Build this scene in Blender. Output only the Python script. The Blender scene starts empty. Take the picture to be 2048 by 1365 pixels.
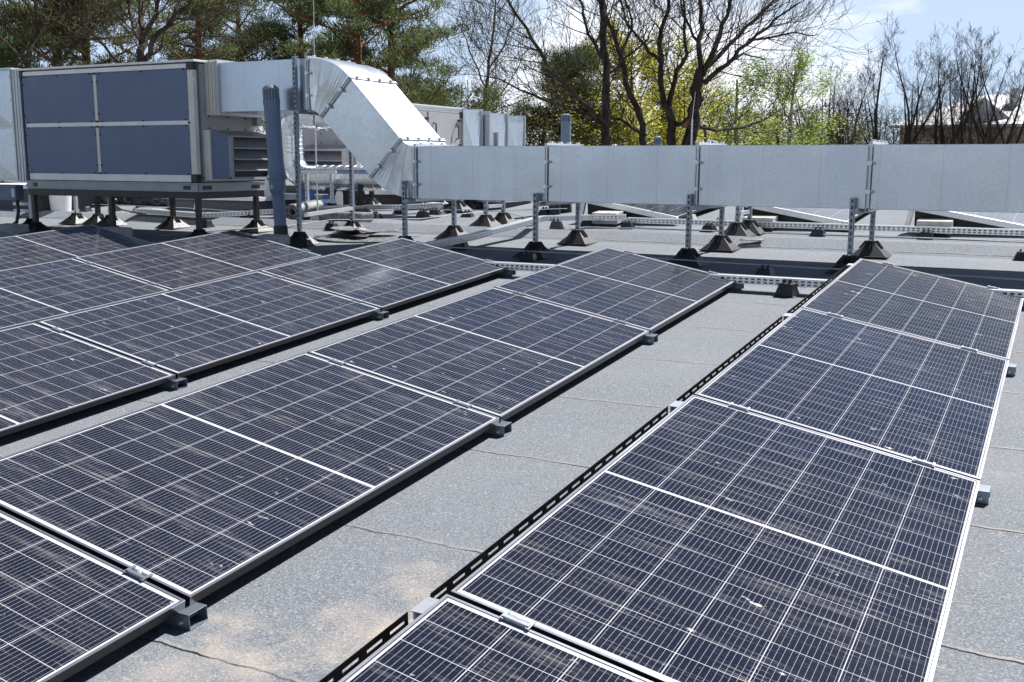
import bpy, math, random
from math import sin, cos, tan, pi, radians, sqrt, atan2
from mathutils import Vector, Matrix
SC = bpy.context.scene
COL = SC.collection
# ---------------------------------------------------------------- camera, world, sun, exposure
YAW, PIT, ROL, BETA = 0.4828, 0.1694, 0.0044, 0.0659
FPX = 2089.1
CAM = Vector((0, 0, 1.5158))
_R0 = Vector((cos(YAW), sin(YAW), 0)); _F0 = Vector((-sin(YAW), cos(YAW), 0)); _Z = Vector((0, 0, 1))
FWD = _F0*cos(PIT) - _Z*sin(PIT); _U = _F0*sin(PIT) + _Z*cos(PIT)
RGT = _R0*cos(ROL) + _U*sin(ROL); UPV = -_R0*sin(ROL) + _U*cos(ROL)
cd = bpy.data.cameras.new('camera'); cam = bpy.data.objects.new('camera', cd); COL.objects.link(cam)
cd.sensor_width = 36; cd.lens = 36*FPX/2048; cd.clip_start = .05; cd.clip_end = 2000
mw = Matrix.Identity(4)
for i in range(3):
    mw[i][0] = RGT[i]; mw[i][1] = UPV[i]; mw[i][2] = -FWD[i]; mw[i][3] = CAM[i]
cam.matrix_world = mw
SC.camera = cam
cd.dof.use_dof = False
SC.render.resolution_x = 1024; SC.render.resolution_y = 682
SUN = Vector((0.27, 0.76, 1.0)).normalized()
world = bpy.data.worlds.new('World'); SC.world = world; world.use_nodes = True
wn = world.node_tree; wn.nodes.clear()
def wnode(t, **k):
    n = wn.nodes.new(t)
    for a, b in k.items(): setattr(n, a, b)
    return n
sky = wnode('ShaderNodeTexSky', sky_type='NISHITA', sun_disc=False)
sky.sun_elevation = math.asin(SUN.z); sky.sun_rotation = atan2(SUN.x, SUN.y)
sky.altitude = 100; sky.air_density = 0.55; sky.dust_density = 0.1; sky.ozone_density = 4.0
tcw = wnode('ShaderNodeTexCoord')
mp = wnode('ShaderNodeMapping'); mp.inputs['Scale'].default_value = (1.0, 1.0, 2.6); mp.inputs['Location'].default_value = (3.1, 0.4, 0.2)
cn = wnode('ShaderNodeTexNoise'); cn.inputs['Scale'].default_value = 2.3; cn.inputs['Detail'].default_value = 9; cn.inputs['Roughness'].default_value = .58; cn.inputs['Distortion'].default_value = .25
cr = wnode('ShaderNodeValToRGB'); cr.color_ramp.elements[0].position = .46; cr.color_ramp.elements[1].position = .58
mx = wnode('ShaderNodeMix', data_type='RGBA'); mx.inputs[7].default_value = (15.5, 15.9, 16.8, 1)
bgn = wnode('ShaderNodeBackground'); bgn.inputs['Strength'].default_value = .05
wo = wnode('ShaderNodeOutputWorld')
L = wn.links.new
L(tcw.outputs['Generated'], mp.inputs[0]); L(mp.outputs[0], cn.inputs['Vector']); L(cn.outputs['Fac'], cr.inputs[0])
# clouds gather towards the horizon, the upper sky is clear blue
sx = wnode('ShaderNodeSeparateXYZ'); L(tcw.outputs['Generated'], sx.inputs[0])
hm = wnode('ShaderNodeMapRange'); hm.inputs[1].default_value = .16; hm.inputs[2].default_value = .34; hm.inputs[3].default_value = .95; hm.inputs[4].default_value = .0
L(sx.outputs[2], hm.inputs[0])
cm = wnode('ShaderNodeMath', operation='MULTIPLY')
# thin bright veil low over the horizon
veil = wnode('ShaderNodeMix', data_type='RGBA'); veil.inputs[7].default_value = (8.6, 10.6, 13.4, 1)
vm = wnode('ShaderNodeMath', operation='MULTIPLY'); vm.inputs[1].default_value = .8; L(hm.outputs[0], vm.inputs[0]); L(vm.outputs[0], veil.inputs[0]); L(sky.outputs[0], veil.inputs[6])
L(cr.outputs[0], cm.inputs[0]); L(hm.outputs[0], cm.inputs[1]); L(cm.outputs[0], mx.inputs[0]); L(veil.outputs[2], mx.inputs[6]); L(mx.outputs[2], bgn.inputs[0]); L(bgn.outputs[0], wo.inputs[0])
sd = bpy.data.lights.new('sun', 'SUN'); sd.energy = 5.0; sd.angle = radians(.5); sd.color = (1, .972, .935)
so = bpy.data.objects.new('sun', sd); COL.objects.link(so); so.location = (10, 30, 40)
so.rotation_euler = SUN.to_track_quat('Z', 'Y').to_euler()
SC.view_settings.view_transform = 'Standard'; SC.view_settings.look = 'None'
SC.view_settings.exposure = 0.78; SC.view_settings.gamma = 1
SC.render.engine = 'CYCLES'
try:
    SC.cycles.max_bounces = 6; SC.cycles.transparent_max_bounces = 6
except Exception: pass
# ---------------------------------------------------------------- helpers
TB = tan(BETA)
def rz(y): return y*TB                      # height of the roof surface
def ray(px, py): return FWD + RGT*((px-1024)/FPX) - UPV*((py-682.5)/FPX)
def atY(px, py, Y): d = ray(px, py); return CAM + d*(Y/d.y)
def atD(px, py, D): return CAM + ray(px, py)*D
ROOFROT = Matrix.Rotation(BETA, 4, 'X')
def rnd(a, b, r=random): return a + (b-a)*r.random()

class MB:
    def __init__(s): s.v = []; s.f = []
    def add(s, vs, fs):
        n = len(s.v); s.v.extend([tuple(p) for p in vs]); s.f.extend([tuple(i+n for i in q) for q in fs]); return s
    def box(s, c, d, m=None):
        x, y, z = [k/2 for k in d]; c = Vector(c)
        vs = [Vector((a*x, b*y, e*z)) for a in (-1, 1) for b in (-1, 1) for e in (-1, 1)]
        if m is not None: vs = [m @ p for p in vs]
        vs = [p + c for p in vs]
        return s.add(vs, [(0,1,3,2),(4,6,7,5),(0,4,5,1),(2,3,7,6),(0,2,6,4),(1,5,7,3)])
    def bb(s, x0, x1, y0, y1, z0, z1): return s.box(((x0+x1)/2,(y0+y1)/2,(z0+z1)/2),(abs(x1-x0),abs(y1-y0),abs(z1-z0)))
    def bar(s, a, b, w, h, up=(0,0,1)):
        a = Vector(a); b = Vector(b); d = b-a; l = d.length; d.normalize()
        u = Vector(up); x = d.cross(u)
        if x.length < 1e-5: x = d.cross(Vector((1,0,0)))
        x.normalize(); z = x.cross(d)
        m = Matrix((x, d, z)).transposed()
        return s.box((a+b)/2, (w, l, h), m)
    def frus(s, c, a, b, h, off=(0,0)):     # square frustum, base size a(x,y), top b(x,y), height h
        x, y, z = c
        vs = [(x-a[0]/2,y-a[1]/2,z),(x+a[0]/2,y-a[1]/2,z),(x+a[0]/2,y+a[1]/2,z),(x-a[0]/2,y+a[1]/2,z),
              (x-b[0]/2,y-b[1]/2,z+h),(x+b[0]/2,y-b[1]/2,z+h),(x+b[0]/2,y+b[1]/2,z+h),(x-b[0]/2,y+b[1]/2,z+h)]
        return s.add(vs, [(3,2,1,0),(4,5,6,7),(0,1,5,4),(1,2,6,5),(2,3,7,6),(3,0,4,7)])
    def tube(s, pts, rs, n=8, cap=True):
        pts = [Vector(p) for p in pts]
        if not hasattr(rs, '__len__'): rs = [rs]*len(pts)
        ref = Vector((0.13, 0.31, 0.94)); vs = []; fs = []
        for i, p in enumerate(pts):
            d = (pts[min(i+1, len(pts)-1)] - pts[max(i-1, 0)])
            if d.length < 1e-9: d = Vector((0,0,1))
            d.normalize(); x = d.cross(ref)
            if x.length < .08: x = d.cross(Vector((1,0,0)))
            x.normalize(); y = d.cross(x)
            if i and n > 2:
                # keep ring orientation continuous
                px_ = prev - d*prev.dot(d)
                if px_.length > 1e-4: x = px_.normalized(); y = d.cross(x)
            prev = x
            for k in range(n):
                a = 2*pi*k/n; vs.append(p + (x*cos(a)+y*sin(a))*rs[i])
        for i in range(len(pts)-1):
            for k in range(n):
                a = i*n+k; b = i*n+(k+1) % n; fs.append((a, b, b+n, a+n))
        if cap:
            fs.append(tuple(reversed(range(n)))); fs.append(tuple(range((len(pts)-1)*n, len(pts)*n)))
        return s.add(vs, fs)
    def lathe(s, c, prof, n=24, ax=None):
        c = Vector(c); vs = []; fs = []
        m = ax if ax is not None else Matrix.Identity(3)
        for r, z in prof:
            for k in range(n):
                a = 2*pi*k/n; vs.append(c + m @ Vector((r*cos(a), r*sin(a), z)))
        for i in range(len(prof)-1):
            for k in range(n):
                a = i*n+k; b = i*n+(k+1) % n; fs.append((a, b, b+n, a+n))
        fs.append(tuple(reversed(range(n)))); fs.append(tuple(range((len(prof)-1)*n, len(prof)*n)))
        return s.add(vs, fs)
    def prism(s, poly, y0, y1):              # polygon in x,z extruded along y
        n = len(poly); vs = [(x, y0, z) for x, z in poly] + [(x, y1, z) for x, z in poly]
        fs = [tuple(range(n)), tuple(reversed(range(n, 2*n)))] + [(i, i+n, (i+1) % n+n, (i+1) % n) for i in range(n)]
        return s.add(vs, fs)
    def perf(s, o, u, w, lu, rows, pitch, slot, band, th=None):
        """sheet from o along u (length lu) and w; rows = list of (w0,w1,solid?) ; solid False rows are slotted"""
        o = Vector(o); u = Vector(u); w = Vector(w)
        for w0, w1, solid in rows:
            if solid:
                a = o+w*w0; b = o+w*w1; s.add([a, a+u*lu, b+u*lu, b], [(0,1,2,3)])
            else:
                n = max(1, int(round(lu/pitch))); p = lu/n; g = p-slot
                x = 0.0
                for i in range(n+1):
                    x0 = max(0, i*p-g/2); x1 = min(lu, i*p+g/2)
                    a = o+w*w0; b = o+w*w1
                    s.add([a+u*x0, a+u*x1, b+u*x1, b+u*x0], [(0,1,2,3)])
        return s
    def move(s, d):
        d = Vector(d); s.v = [tuple(Vector(p)+d) for p in s.v]; return s
    def mesh(s, name, mat, smooth=False):
        me = bpy.data.meshes.new(name); me.from_pydata(s.v, [], s.f); me.update()
        if mat: me.materials.append(mat)
        if smooth: me.polygons.foreach_set('use_smooth', [True]*len(me.polygons))
        return me

def props(o, label=None, cat=None, group=None, kind=None):
    if label: o['label'] = label
    if cat: o['category'] = cat
    if group: o['group'] = group
    if kind: o['kind'] = kind
def mods(o, bev=0, sol=0):
    if sol: m = o.modifiers.new('thickness', 'SOLIDIFY'); m.thickness = sol; m.offset = 0
    if bev: m = o.modifiers.new('bevel', 'BEVEL'); m.width = bev; m.segments = 2; m.limit_method = 'ANGLE'
class T:
    """a thing: Empty at its base parenting its parts; parts are authored in world coords unless loc=None"""
    def __init__(s, name, label, cat, loc=(0,0,0), group=None, mat=None):
        o = bpy.data.objects.new(name, None); o.empty_display_size = .1; COL.objects.link(o)
        s.loc = Vector(loc); s.local = mat is not None
        if mat is not None: o.matrix_world = mat
        else: o.location = s.loc
        props(o, label, cat, group); s.o = o
    def part(s, name, mb, mat, parent=None, bev=0, sol=0, smooth=False, label=None):
        if not s.local: mb.move(-s.loc)
        o = bpy.data.objects.new(name, mb.mesh(name, mat, smooth)); COL.objects.link(o)
        o.parent = parent or s.o
        if label: o['label'] = label
        mods(o, bev, sol)
        if smooth: m = o.modifiers.new('split', 'EDGE_SPLIT'); m.split_angle = radians(32)
        return o
def solo(name, mb, mat, label, cat, loc=(0,0,0), group=None, kind=None, bev=0, sol=0, smooth=False):
    mb.move(-Vector(loc))
    o = bpy.data.objects.new(name, mb.mesh(name, mat, smooth)); COL.objects.link(o); o.location = loc
    props(o, label, cat, group, kind); mods(o, bev, sol); return o
def dup(o, parent=None):
    c = o.copy(); COL.objects.link(c)
    if parent is not None: c.parent = parent
    for ch in list(o.children): dup(ch, c)
    return c
def again(root, label, mat=None, loc=None, group=None):
    c = dup(root)
    if mat is not None: c.matrix_world = mat
    if loc is not None: c.location = loc
    c['label'] = label
    if group: c['group'] = group
    return c
# ---------------------------------------------------------------- materials
class NT:
    def __init__(s, name):
        s.m = bpy.data.materials.new(name); s.m.use_nodes = True; s.t = s.m.node_tree
        s.b = s.t.nodes['Principled BSDF']; s.tc = s.t.nodes.new('ShaderNodeTexCoord')
    def n(s, t, **k):
        x = s.t.nodes.new(t)
        for a, b in k.items(): setattr(x, a, b)
        return x
    def l(s, a, b): s.t.links.new(a, b)
    def put(s, v, sock):
        if hasattr(v, 'is_output') or hasattr(v, 'links'): s.l(v, sock)
        else: sock.default_value = v
    def math(s, op, a, b=0, c=0, clamp=False):
        x = s.n('ShaderNodeMath', operation=op, use_clamp=clamp)
        s.put(a, x.inputs[0]); s.put(b, x.inputs[1])
        if op in ('MULTIPLY_ADD', 'COMPARE', 'WRAP'): s.put(c, x.inputs[2])
        return x.outputs[0]
    def mix(s, f, a, b):
        x = s.n('ShaderNodeMix', data_type='RGBA'); s.put(f, x.inputs[0]); s.put(a, x.inputs[6]); s.put(b, x.inputs[7]); return x.outputs[2]
    def mixf(s, f, a, b):
        x = s.n('ShaderNodeMix', data_type='FLOAT'); s.put(f, x.inputs[0]); s.put(a, x.inputs[2]); s.put(b, x.inputs[3]); return x.outputs[0]
    def noise(s, scale, vec=None, detail=3, rough=.55, dist=0, stretch=None, off=None):
        x = s.n('ShaderNodeTexNoise'); x.inputs['Scale'].default_value = scale; x.inputs['Detail'].default_value = detail
        x.inputs['Roughness'].default_value = rough; x.inputs['Distortion'].default_value = dist
        v = vec or s.tc.outputs['Object']
        if stretch:
            mm = s.n('ShaderNodeMapping'); mm.inputs['Scale'].default_value = stretch
            s.l(v, mm.inputs[0]); v = mm.outputs[0]
        s.l(v, x.inputs['Vector']); return x.outputs['Fac']
    def ramp(s, f, a, b, lo=0., hi=1.):
        x = s.n('ShaderNodeMapRange'); x.inputs[1].default_value = a; x.inputs[2].default_value = b
        x.inputs[3].default_value = lo; x.inputs[4].default_value = hi; s.l(f, x.inputs[0]); return x.outputs[0]
    def bump(s, h, strength=.3, dist=.01):
        x = s.n('ShaderNodeBump'); x.inputs['Strength'].default_value = strength; x.inputs['Distance'].default_value = dist
        s.l(h, x.inputs['Height']); s.l(x.outputs[0], s.b.inputs['Normal'])
    def xyz(s, v=None):
        x = s.n('ShaderNodeSeparateXYZ'); s.l(v or s.tc.outputs['Object'], x.inputs[0]); return x.outputs
def c4(c): return (c[0], c[1], c[2], 1)
def basic(name, col, rough=.5, metal=0., var=.12, scale=6, rvar=.1, bump=None, spec=None, col2=None, stretch=None):
    k = NT(name); f = k.noise(scale, detail=5, stretch=stretch)
    lo = tuple(x*(1-var) for x in col); hi = tuple(min(1, x*(1+var)) for x in col)
    if col2: hi = col2
    k.l(k.mix(k.ramp(f, .35, .65), c4(lo), c4(hi)), k.b.inputs['Base Color'])
    k.b.inputs['Metallic'].default_value = metal
    k.l(k.ramp(k.noise(scale*2.3, detail=3), .3, .7, max(.02, rough-rvar), min(1, rough+rvar)), k.b.inputs['Roughness'])
    if bump: k.bump(k.noise(bump[0], detail=4), bump[1], bump[2])
    if spec is not None: k.b.inputs['Specular IOR Level'].default_value = spec
    return k.m

def mat_roof():
    k = NT('bitumen_roofing'); P = k.tc.outputs['Object']; X, Y, Z = k.xyz()
    g1 = k.noise(330, detail=2, rough=.7); g2 = k.noise(120, detail=2); g3 = k.noise(1.1, detail=6, rough=.6); g4 = k.noise(7, detail=4)
    col = k.mix(k.ramp(g1, .33, .67), (.050, .060, .074, 1), (.275, .295, .325, 1))
    col = k.mix(k.ramp(g2, .54, .71, 0, .55), col, (.52, .53, .545, 1))
    col = k.mix(k.ramp(g2, .44, .30, 0, .7), col, (.06, .065, .075, 1))
    col = k.mix(k.ramp(g3, .35, .7, 0, .35), col, (.27, .285, .30, 1))
    # sand dust: blown patches lying on the sheet
    d0 = k.math('SUBTRACT', 1, k.math('MULTIPLY', k.math('ADD', k.math('POWER', k.math('ADD', X, 1.75), 2), k.math('POWER', k.math('MULTIPLY', k.math('ADD', Y, -2.35), .8), 2)), 1.6), clamp=True)
    d1 = k.math('ADD', k.math('MULTIPLY', d0, .30), k.math('MULTIPLY', g3, 1.0))
    dust = k.math('ADD', d1, k.math('MULTIPLY', g4, .35))
    df = k.math('MULTIPLY', k.ramp(dust, .87, 1.06, 0, .62), k.ramp(g1, .3, .6, .45, 1))
    col = k.mix(df, col, (.60, .50, .40, 1))
    # overlap seams of the rolls: rolls laid along x, joints every 0.92 m in y, slightly wavy
    wv = k.math('MULTIPLY', k.math('SUBTRACT', k.noise(3.0, detail=5, stretch=(1, .15, 1)), .5), .075)
    wv2 = k.math('MULTIPLY', k.math('SUBTRACT', k.noise(26, detail=3), .5), .012)
    ph = k.math('FRACT', k.math('DIVIDE', k.math('ADD', k.math('ADD', k.math('ADD', Y, wv), wv2), 50-2.13+.46*0+.9247*60-55.0), .9247))
    e = k.math('MULTIPLY', k.math('SUBTRACT', ph, .5), .9247)          # metres from the joint centre (joint at .5)
    jx = k.math('ABSOLUTE', e)
    line = k.math('MULTIPLY', k.ramp(jx, .0032, .0058, 1, 0), k.ramp(k.noise(5, detail=2, stretch=(1, .1, 1)), .35, .55, .35, 1))
    stp = k.math('MULTIPLY', k.ramp(e, .0, .004, 0, 1), k.ramp(e, .014, .022, 1, 0))
    stp = k.math('MULTIPLY', stp, k.ramp(k.noise(2.2, detail=3, stretch=(1, .1, 1)), .42, .6, 0, .8))
    col = k.mix(stp, col, (.37, .335, .315, 1)); col = k.mix(line, col, (.022, .02, .02, 1))
    k.l(col, k.b.inputs['Base Color']); k.b.inputs['Roughness'].default_value = .88; k.b.inputs['Specular IOR Level'].default_value = .3
    lap = k.ramp(e, -.002, .003, 0, 1)
    h = k.math('ADD', k.math('MULTIPLY', g1, .0022), k.math('MULTIPLY', lap, .004)); h = k.math('ADD', h, k.math('MULTIPLY', g3, .02))
    k.bump(h, .55, 1.0)
    return k.m

def mat_cells():
    k = NT('solar_cell_glass'); P = k.tc.outputs['Object']; X, Y, Z = k.xyz()
    oi = k.n('ShaderNodeObjectInfo'); va = k.n('ShaderNodeVectorMath', operation='ADD'); cx = k.n('ShaderNodeCombineXYZ')
    r = k.math('MULTIPLY', oi.outputs['Random'], 37.0); k.l(r, cx.inputs[0]); k.l(k.math('MULTIPLY', r, 3.7), cx.inputs[1])
    k.l(P, va.inputs[0]); k.l(cx.outputs[0], va.inputs[1]); V = va.outputs[0]
    cw, rh = .1835, .1055
    ax = k.math('ABSOLUTE', X); ay = k.math('ABSOLUTE', Y)
    def near(val, period, half, soft):      # 1 where val is near a multiple of period
        f = k.math('FRACT', k.math('ADD', k.math('DIVIDE', val, period), .5)); d = k.math('MULTIPLY', k.math('ABSOLUTE', k.math('SUBTRACT', f, .5)), period)
        return k.ramp(d, half, half+soft, 1, 0)
    colg = near(ax, cw, .0011, .0003)
    y2 = k.math('SUBTRACT', ay, .007)
    rowg = near(y2, rh, .0008, .0003)
    cen = k.ramp(ay, .0068, .0072, 1, 0)
    mx_ = k.ramp(ax, 3*cw-.0006, 3*cw, 0, 1); my_ = k.ramp(ay, .007+9*rh-.0006, .007+9*rh, 0, 1)
    gap = k.math('MAXIMUM', k.math('MAXIMUM', colg, rowg), k.math('MAXIMUM', cen, k.math('MAXIMUM', mx_, my_)))
    hp = cw/11
    xs = k.math('ADD', ax, hp/2)
    bus = near(xs, hp, .0003, .0002)
    pad = k.math('MULTIPLY', near(xs, hp, .0011, .0003), near(y2, rh/5, .0012, .0004))
    bus = k.math('MAXIMUM', bus, k.math('MULTIPLY', pad, .25))
    cell = k.mix(k.ramp(k.noise(2.1, V), .3, .7), (.005, .006, .015, 1), (.009, .011, .026, 1))
    fing = k.math('MULTIPLY', k.noise(900, V, detail=0), .05)
    col = k.mix(fing, cell, (.10, .12, .18, 1))
    col = k.mix(bus, col, (.46, .45, .45, 1))
    col = k.mix(gap, col, (.60, .60, .63, 1))
    # dust film, wiped streaks (they run down the slope) and dried splashes
    film = k.ramp(k.noise(1.6, V, detail=6, rough=.65), .3, .75, .000, .016)
    st = k.noise(3.4, V, detail=9, rough=.72, stretch=(.45, 3.6, 1)); st2 = k.noise(9, V, detail=6, rough=.8, stretch=(.35, 5, 1))
    streak = k.math('MULTIPLY', k.ramp(st, .53, .72, 0, .6), k.ramp(st2, .44, .66, 0, 1))
    scr = k.math('MULTIPLY', k.ramp(k.noise(24, V, detail=3, rough=.8, stretch=(.10, 5, 1)), .60, .68, 0, .5), k.ramp(k.noise(1.9, V, detail=2), .42, .56, 0, 1))
    blob = k.math('MULTIPLY', k.ramp(k.noise(11, V, detail=4, rough=.6, stretch=(.7, 1.6, 1)), .675, .72, 0, .7), 1)
    grit = k.ramp(k.noise(150, V, detail=1), .74, .80, 0, .35)
    d = k.math('MAXIMUM', k.math('MAXIMUM', streak, scr), k.math('MAXIMUM', blob, grit))
    d = k.math('ADD', d, film, clamp=True)
    col = k.mix(d, col, (.58, .56, .55, 1))
    k.l(col, k.b.inputs['Base Color'])
    k.l(k.math('ADD', k.math('MULTIPLY', d, .5), k.ramp(k.noise(1.3, V), .3, .7, .07, .13)), k.b.inputs['Roughness'])
    k.b.inputs['IOR'].default_value = 1.5; k.b.inputs['Specular IOR Level'].default_value = .52
    return k.m

def mat_galv(name, base=(.50, .53, .57), rough=.42, metal=.75, bands=True, axis=0, spangle=40, amt=.10):
    k = NT(name); xyz = k.xyz()
    f = k.noise(spangle, detail=2); big = k.noise(1.3, detail=3)
    col = k.mix(k.ramp(f, .3, .7), c4([c*.93 for c in base]), c4([min(1, c*1.06) for c in base]))
    if bands:
        cx = k.n('ShaderNodeCombineXYZ'); fl = k.math('FLOOR', k.math('MULTIPLY', k.math('ADD', xyz[axis], 40), 8.3)); k.l(fl, cx.inputs[0])
        wn_ = k.n('ShaderNodeTexWhiteNoise'); k.l(cx.outputs[0], wn_.inputs['Vector'])
        b = k.ramp(wn_.outputs['Value'], 0, 1, 1-amt, 1+amt*.4)
        mm = k.n('ShaderNodeMix', data_type='RGBA', blend_type='MULTIPLY'); mm.inputs[0].default_value = 1
        k.l(col, mm.inputs[6]); cb = k.n('ShaderNodeCombineColor'); [k.l(b, cb.inputs[i]) for i in range(3)]; k.l(cb.outputs[0], mm.inputs[7]); col = mm.outputs[2]
        fr = k.math('FRACT', k.math('MULTIPLY', k.math('ADD', xyz[axis], 40.07), 2.05)); ln = k.ramp(k.math('ABSOLUTE', k.math('SUBTRACT', fr, .5)), .003, .006, .45, 0)
        col = k.mix(ln, col, c4([c*.45 for c in base]))
        k.l(k.math('ADD', k.ramp(wn_.outputs['Value'], 0, 1, rough-.03, rough+.05), k.ramp(big, .3, .7, -.05, .05)), k.b.inputs['Roughness'])
    else: k.l(k.ramp(big, .3, .7, rough-.08, rough+.08), k.b.inputs['Roughness'])
    sc = k.math('MAXIMUM', k.ramp(k.noise(60, detail=3, stretch=(1, 1, .15)), .72, .78, 0, .5), k.ramp(k.noise(2.2, detail=7, rough=.7, stretch=(1, 1, .3)), .56, .74, 0, .35))
    col = k.mix(sc, col, c4([c*.7 for c in base]))
    k.l(col, k.b.inputs['Base Color']); k.b.inputs['Metallic'].default_value = metal
    k.bump(k.math('ADD', k.math('MULTIPLY', big, .02), k.math('MULTIPLY', k.noise(5, detail=2), .003)), .25, 1.0)
    return k.m
M = {}
M['roof'] = mat_roof(); M['cells'] = mat_cells()
M['duct'] = mat_galv('galvanised_duct', (.56, .62, .70), .31, .84, True, 0)
M['duct_b'] = mat_galv('galvanised_elbow', (.60, .64, .68), .32, .84, False, spangle=18)
M['gal'] = mat_galv('galvanised_steel', (.55, .57, .60), .42, .8, False, spangle=90)
M['gal_bright'] = mat_galv('bright_galvanised', (.74, .76, .78), .38, .65, False, spangle=90)
M['strut'] = mat_galv('strut_steel', (.30, .33, .38), .45, .7, False, spangle=90)
M['alu'] = mat_galv('anodised_aluminium', (.22, .23, .26), .28, .9, False, spangle=120)
M['alu_shaded'] = mat_galv('frame_painted_shade', (.030, .031, .035), .32, .5, False, spangle=120)  # panel frame aluminium with the shade on its sides put into the colour
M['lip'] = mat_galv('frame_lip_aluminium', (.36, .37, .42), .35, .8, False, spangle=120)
M['alu_side'] = mat_galv('mounting_rail_steel', (.30, .35, .41), .4, .7, False, spangle=60)
M['spiral'] = mat_galv('spiral_duct_steel', (.82, .85, .88), .26, .9, False, spangle=30)
M['blackplastic'] = basic('black_plastic', (.014, .015, .018), .40, 0, .2, 20, .08, spec=.5)
M['feet'] = basic('recycled_plastic_foot', (.022, .021, .022), .52, 0, .25, 30, .1, bump=(140, .3, .003), spec=.6)
M['blacksteel'] = basic('black_painted_steel', (.012, .012, .014), .35, .1, .2, 10, .08)
M['deflector'] = basic('black_coated_sheet', (.010, .010, .012), .42, .2, .25, 12, .1)
M['ahu'] = basic('grey_blue_cladding', (.125, .175, .28), .5, 0, .05, 3, .06, bump=(260, .12, .002))
M['ahugrey'] = basic('pale_grey_cladding', (.42, .41, .42), .5, 0, .05, 3, .06)
M['hood'] = basic('louvre_grey_paint', (.30, .31, .335), .45, 0, .06, 4, .06)
M['profile'] = basic('silver_profile', (.84, .83, .82), .42, .1, .05, 5, .07)
M['profile_b'] = basic('cream_profile', (.74, .71, .64), .48, .05, .05, 5, .07)
M['base'] = basic('base_frame_grey', (.30, .32, .34), .45, .4, .08, 5, .08)
M['pvc'] = basic('grey_plastic_pipe', (.115, .175, .275), .42, 0, .06, 4, .06, spec=.5)
M['pvc2'] = basic('pale_grey_plastic_pipe', (.20, .26, .33), .42, 0, .06, 4, .06)
M['concrete'] = basic('concrete_block', (.44, .43, .40), .85, 0, .12, 14, .05, bump=(60, .4, .004))
M['white'] = basic('white_sheet_cap', (.80, .81, .83), .4, .1, .05, 5, .08)
M['bit'] = basic('bitumen_upstand', (.115, .12, .13), .85, 0, .35, 180, .05, bump=(200, .4, .004))
M['bitdark'] = basic('dark_bitumen', (.028, .03, .035), .6, 0, .3, 60, .1, bump=(40, .4, .01))
M['scrap'] = basic('membrane_offcut', (.16, .165, .17), .55, 0, .5, 25, .15, bump=(30, .5, .02))
M['foil'] = basic('dark_plastic_foil', (.05, .052, .056), .22, 0, .3, 5, .1, bump=(3.2, .9, .12))
M['orange'] = basic('orange_bag', (.75, .10, .02), .5, 0, .1, 5)
M['bucket'] = basic('white_bucket', (.75, .74, .73), .4, 0, .05, 5)
M['blue'] = basic('blue_drum', (.03, .14, .45), .4, 0, .1, 5)
M['wire'] = basic('aluminium_wire', (.62, .63, .66), .4, .6, .05, 30)
M['yellow'] = basic('yellow_green_cable', (.55, .50, .04), .5, 0, .1, 30)
M['cable'] = basic('dark_cable', (.03, .03, .035), .5, 0, .1, 30)
M['bluebolt'] = basic('zinc_bolt', (.30, .42, .58), .3, .8, .1, 30)
M['sticker'] = basic('white_sticker', (.7, .7, .7), .5, 0, .03, 30)
M['ink'] = basic('dark_ink', (.03, .03, .03), .6, 0, .03, 30)
M['rubber'] = basic('rubber_hose', (.02, .02, .02), .5, 0, .1, 30)
# ---------------------------------------------------------------- setting: ground, roof
random.seed(7)
g = MB(); NG = 60; ext = 700
vs = []; fs = []
for j in range(NG+1):
    for i in range(NG+1):
        x = -ext+2*ext*i/NG; y = -ext+2*ext*j/NG; d = math.hypot(x, y)
        vs.append((x, y, -4.0 + (0 if d < 60 else 1.2*sin(x*.013)*cos(y*.011)*min(1, (d-60)/100))))
for j in range(NG):
    for i in range(NG): a = j*(NG+1)+i; fs.append((a, a+1, a+NG+2, a+NG+1))
g.add(vs, fs)
kk = NT('spring_grass'); kk.l(kk.mix(kk.ramp(kk.noise(.35, detail=8), .35, .65), (.055, .075, .02, 1), (.13, .11, .05, 1)), kk.b.inputs['Base Color']); kk.b.inputs['Roughness'].default_value = .95
M['grass'] = kk.m
solo('ground', g, kk.m, None, None, kind='structure')
# roof slab: one sloped field up to the ridge, slight raised lap at y=10.3..10.8, then falling away behind
RX0, RX1, RY0 = -24., 14., -8.
prof = [(RY0, rz(RY0)), (10.32, rz(10.32)), (10.57, rz(10.57)+.085), (11.0, rz(11.0)+.02), (17.2, rz(17.2)+.02), (30, rz(17.2)-.5)]
rb = MB(); n = len(prof)
# the main field is finely enough described by its profile
vs = [(RX0, y, z) for y, z in prof] + [(RX1, y, z) for y, z in prof] + [(RX0, y, -4.3) for y, z in (prof[0], prof[-1])] + [(RX1, y, -4.3) for y, z in (prof[0], prof[-1])]
fs = [(i, i+n, i+n+1, i+1) for i in range(n-1)]
fs += [(0, 2*n, 2*n+2, n), (n-1, 2*n-1, 2*n+3, 2*n+1), tuple(list(range(n))+[2*n+1, 2*n]), tuple(list(range(n, 2*n))+[2*n+3, 2*n+2])]
rb.add(vs, fs)
roof = solo('roof', rb, M['roof'], None, None, kind='structure')
def rs(y): return rz(y) if y < 10.32 else (rz(y)+(.085*min(1, (y-10.32)/.25) if y < 10.57 else .02+.065*max(0, (11.0-y)/.43)) if y < 17.2 else rz(17.2))
OR = Vector((0, 1.5125*sin(BETA), 1.5158-1.5125*cos(BETA)))
def RM(v, u, z=0, rot=0): return Matrix.Translation(OR) @ ROOFROT @ Matrix.Translation((v, u, z)) @ Matrix.Rotation(rot, 4, 'Z')

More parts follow.
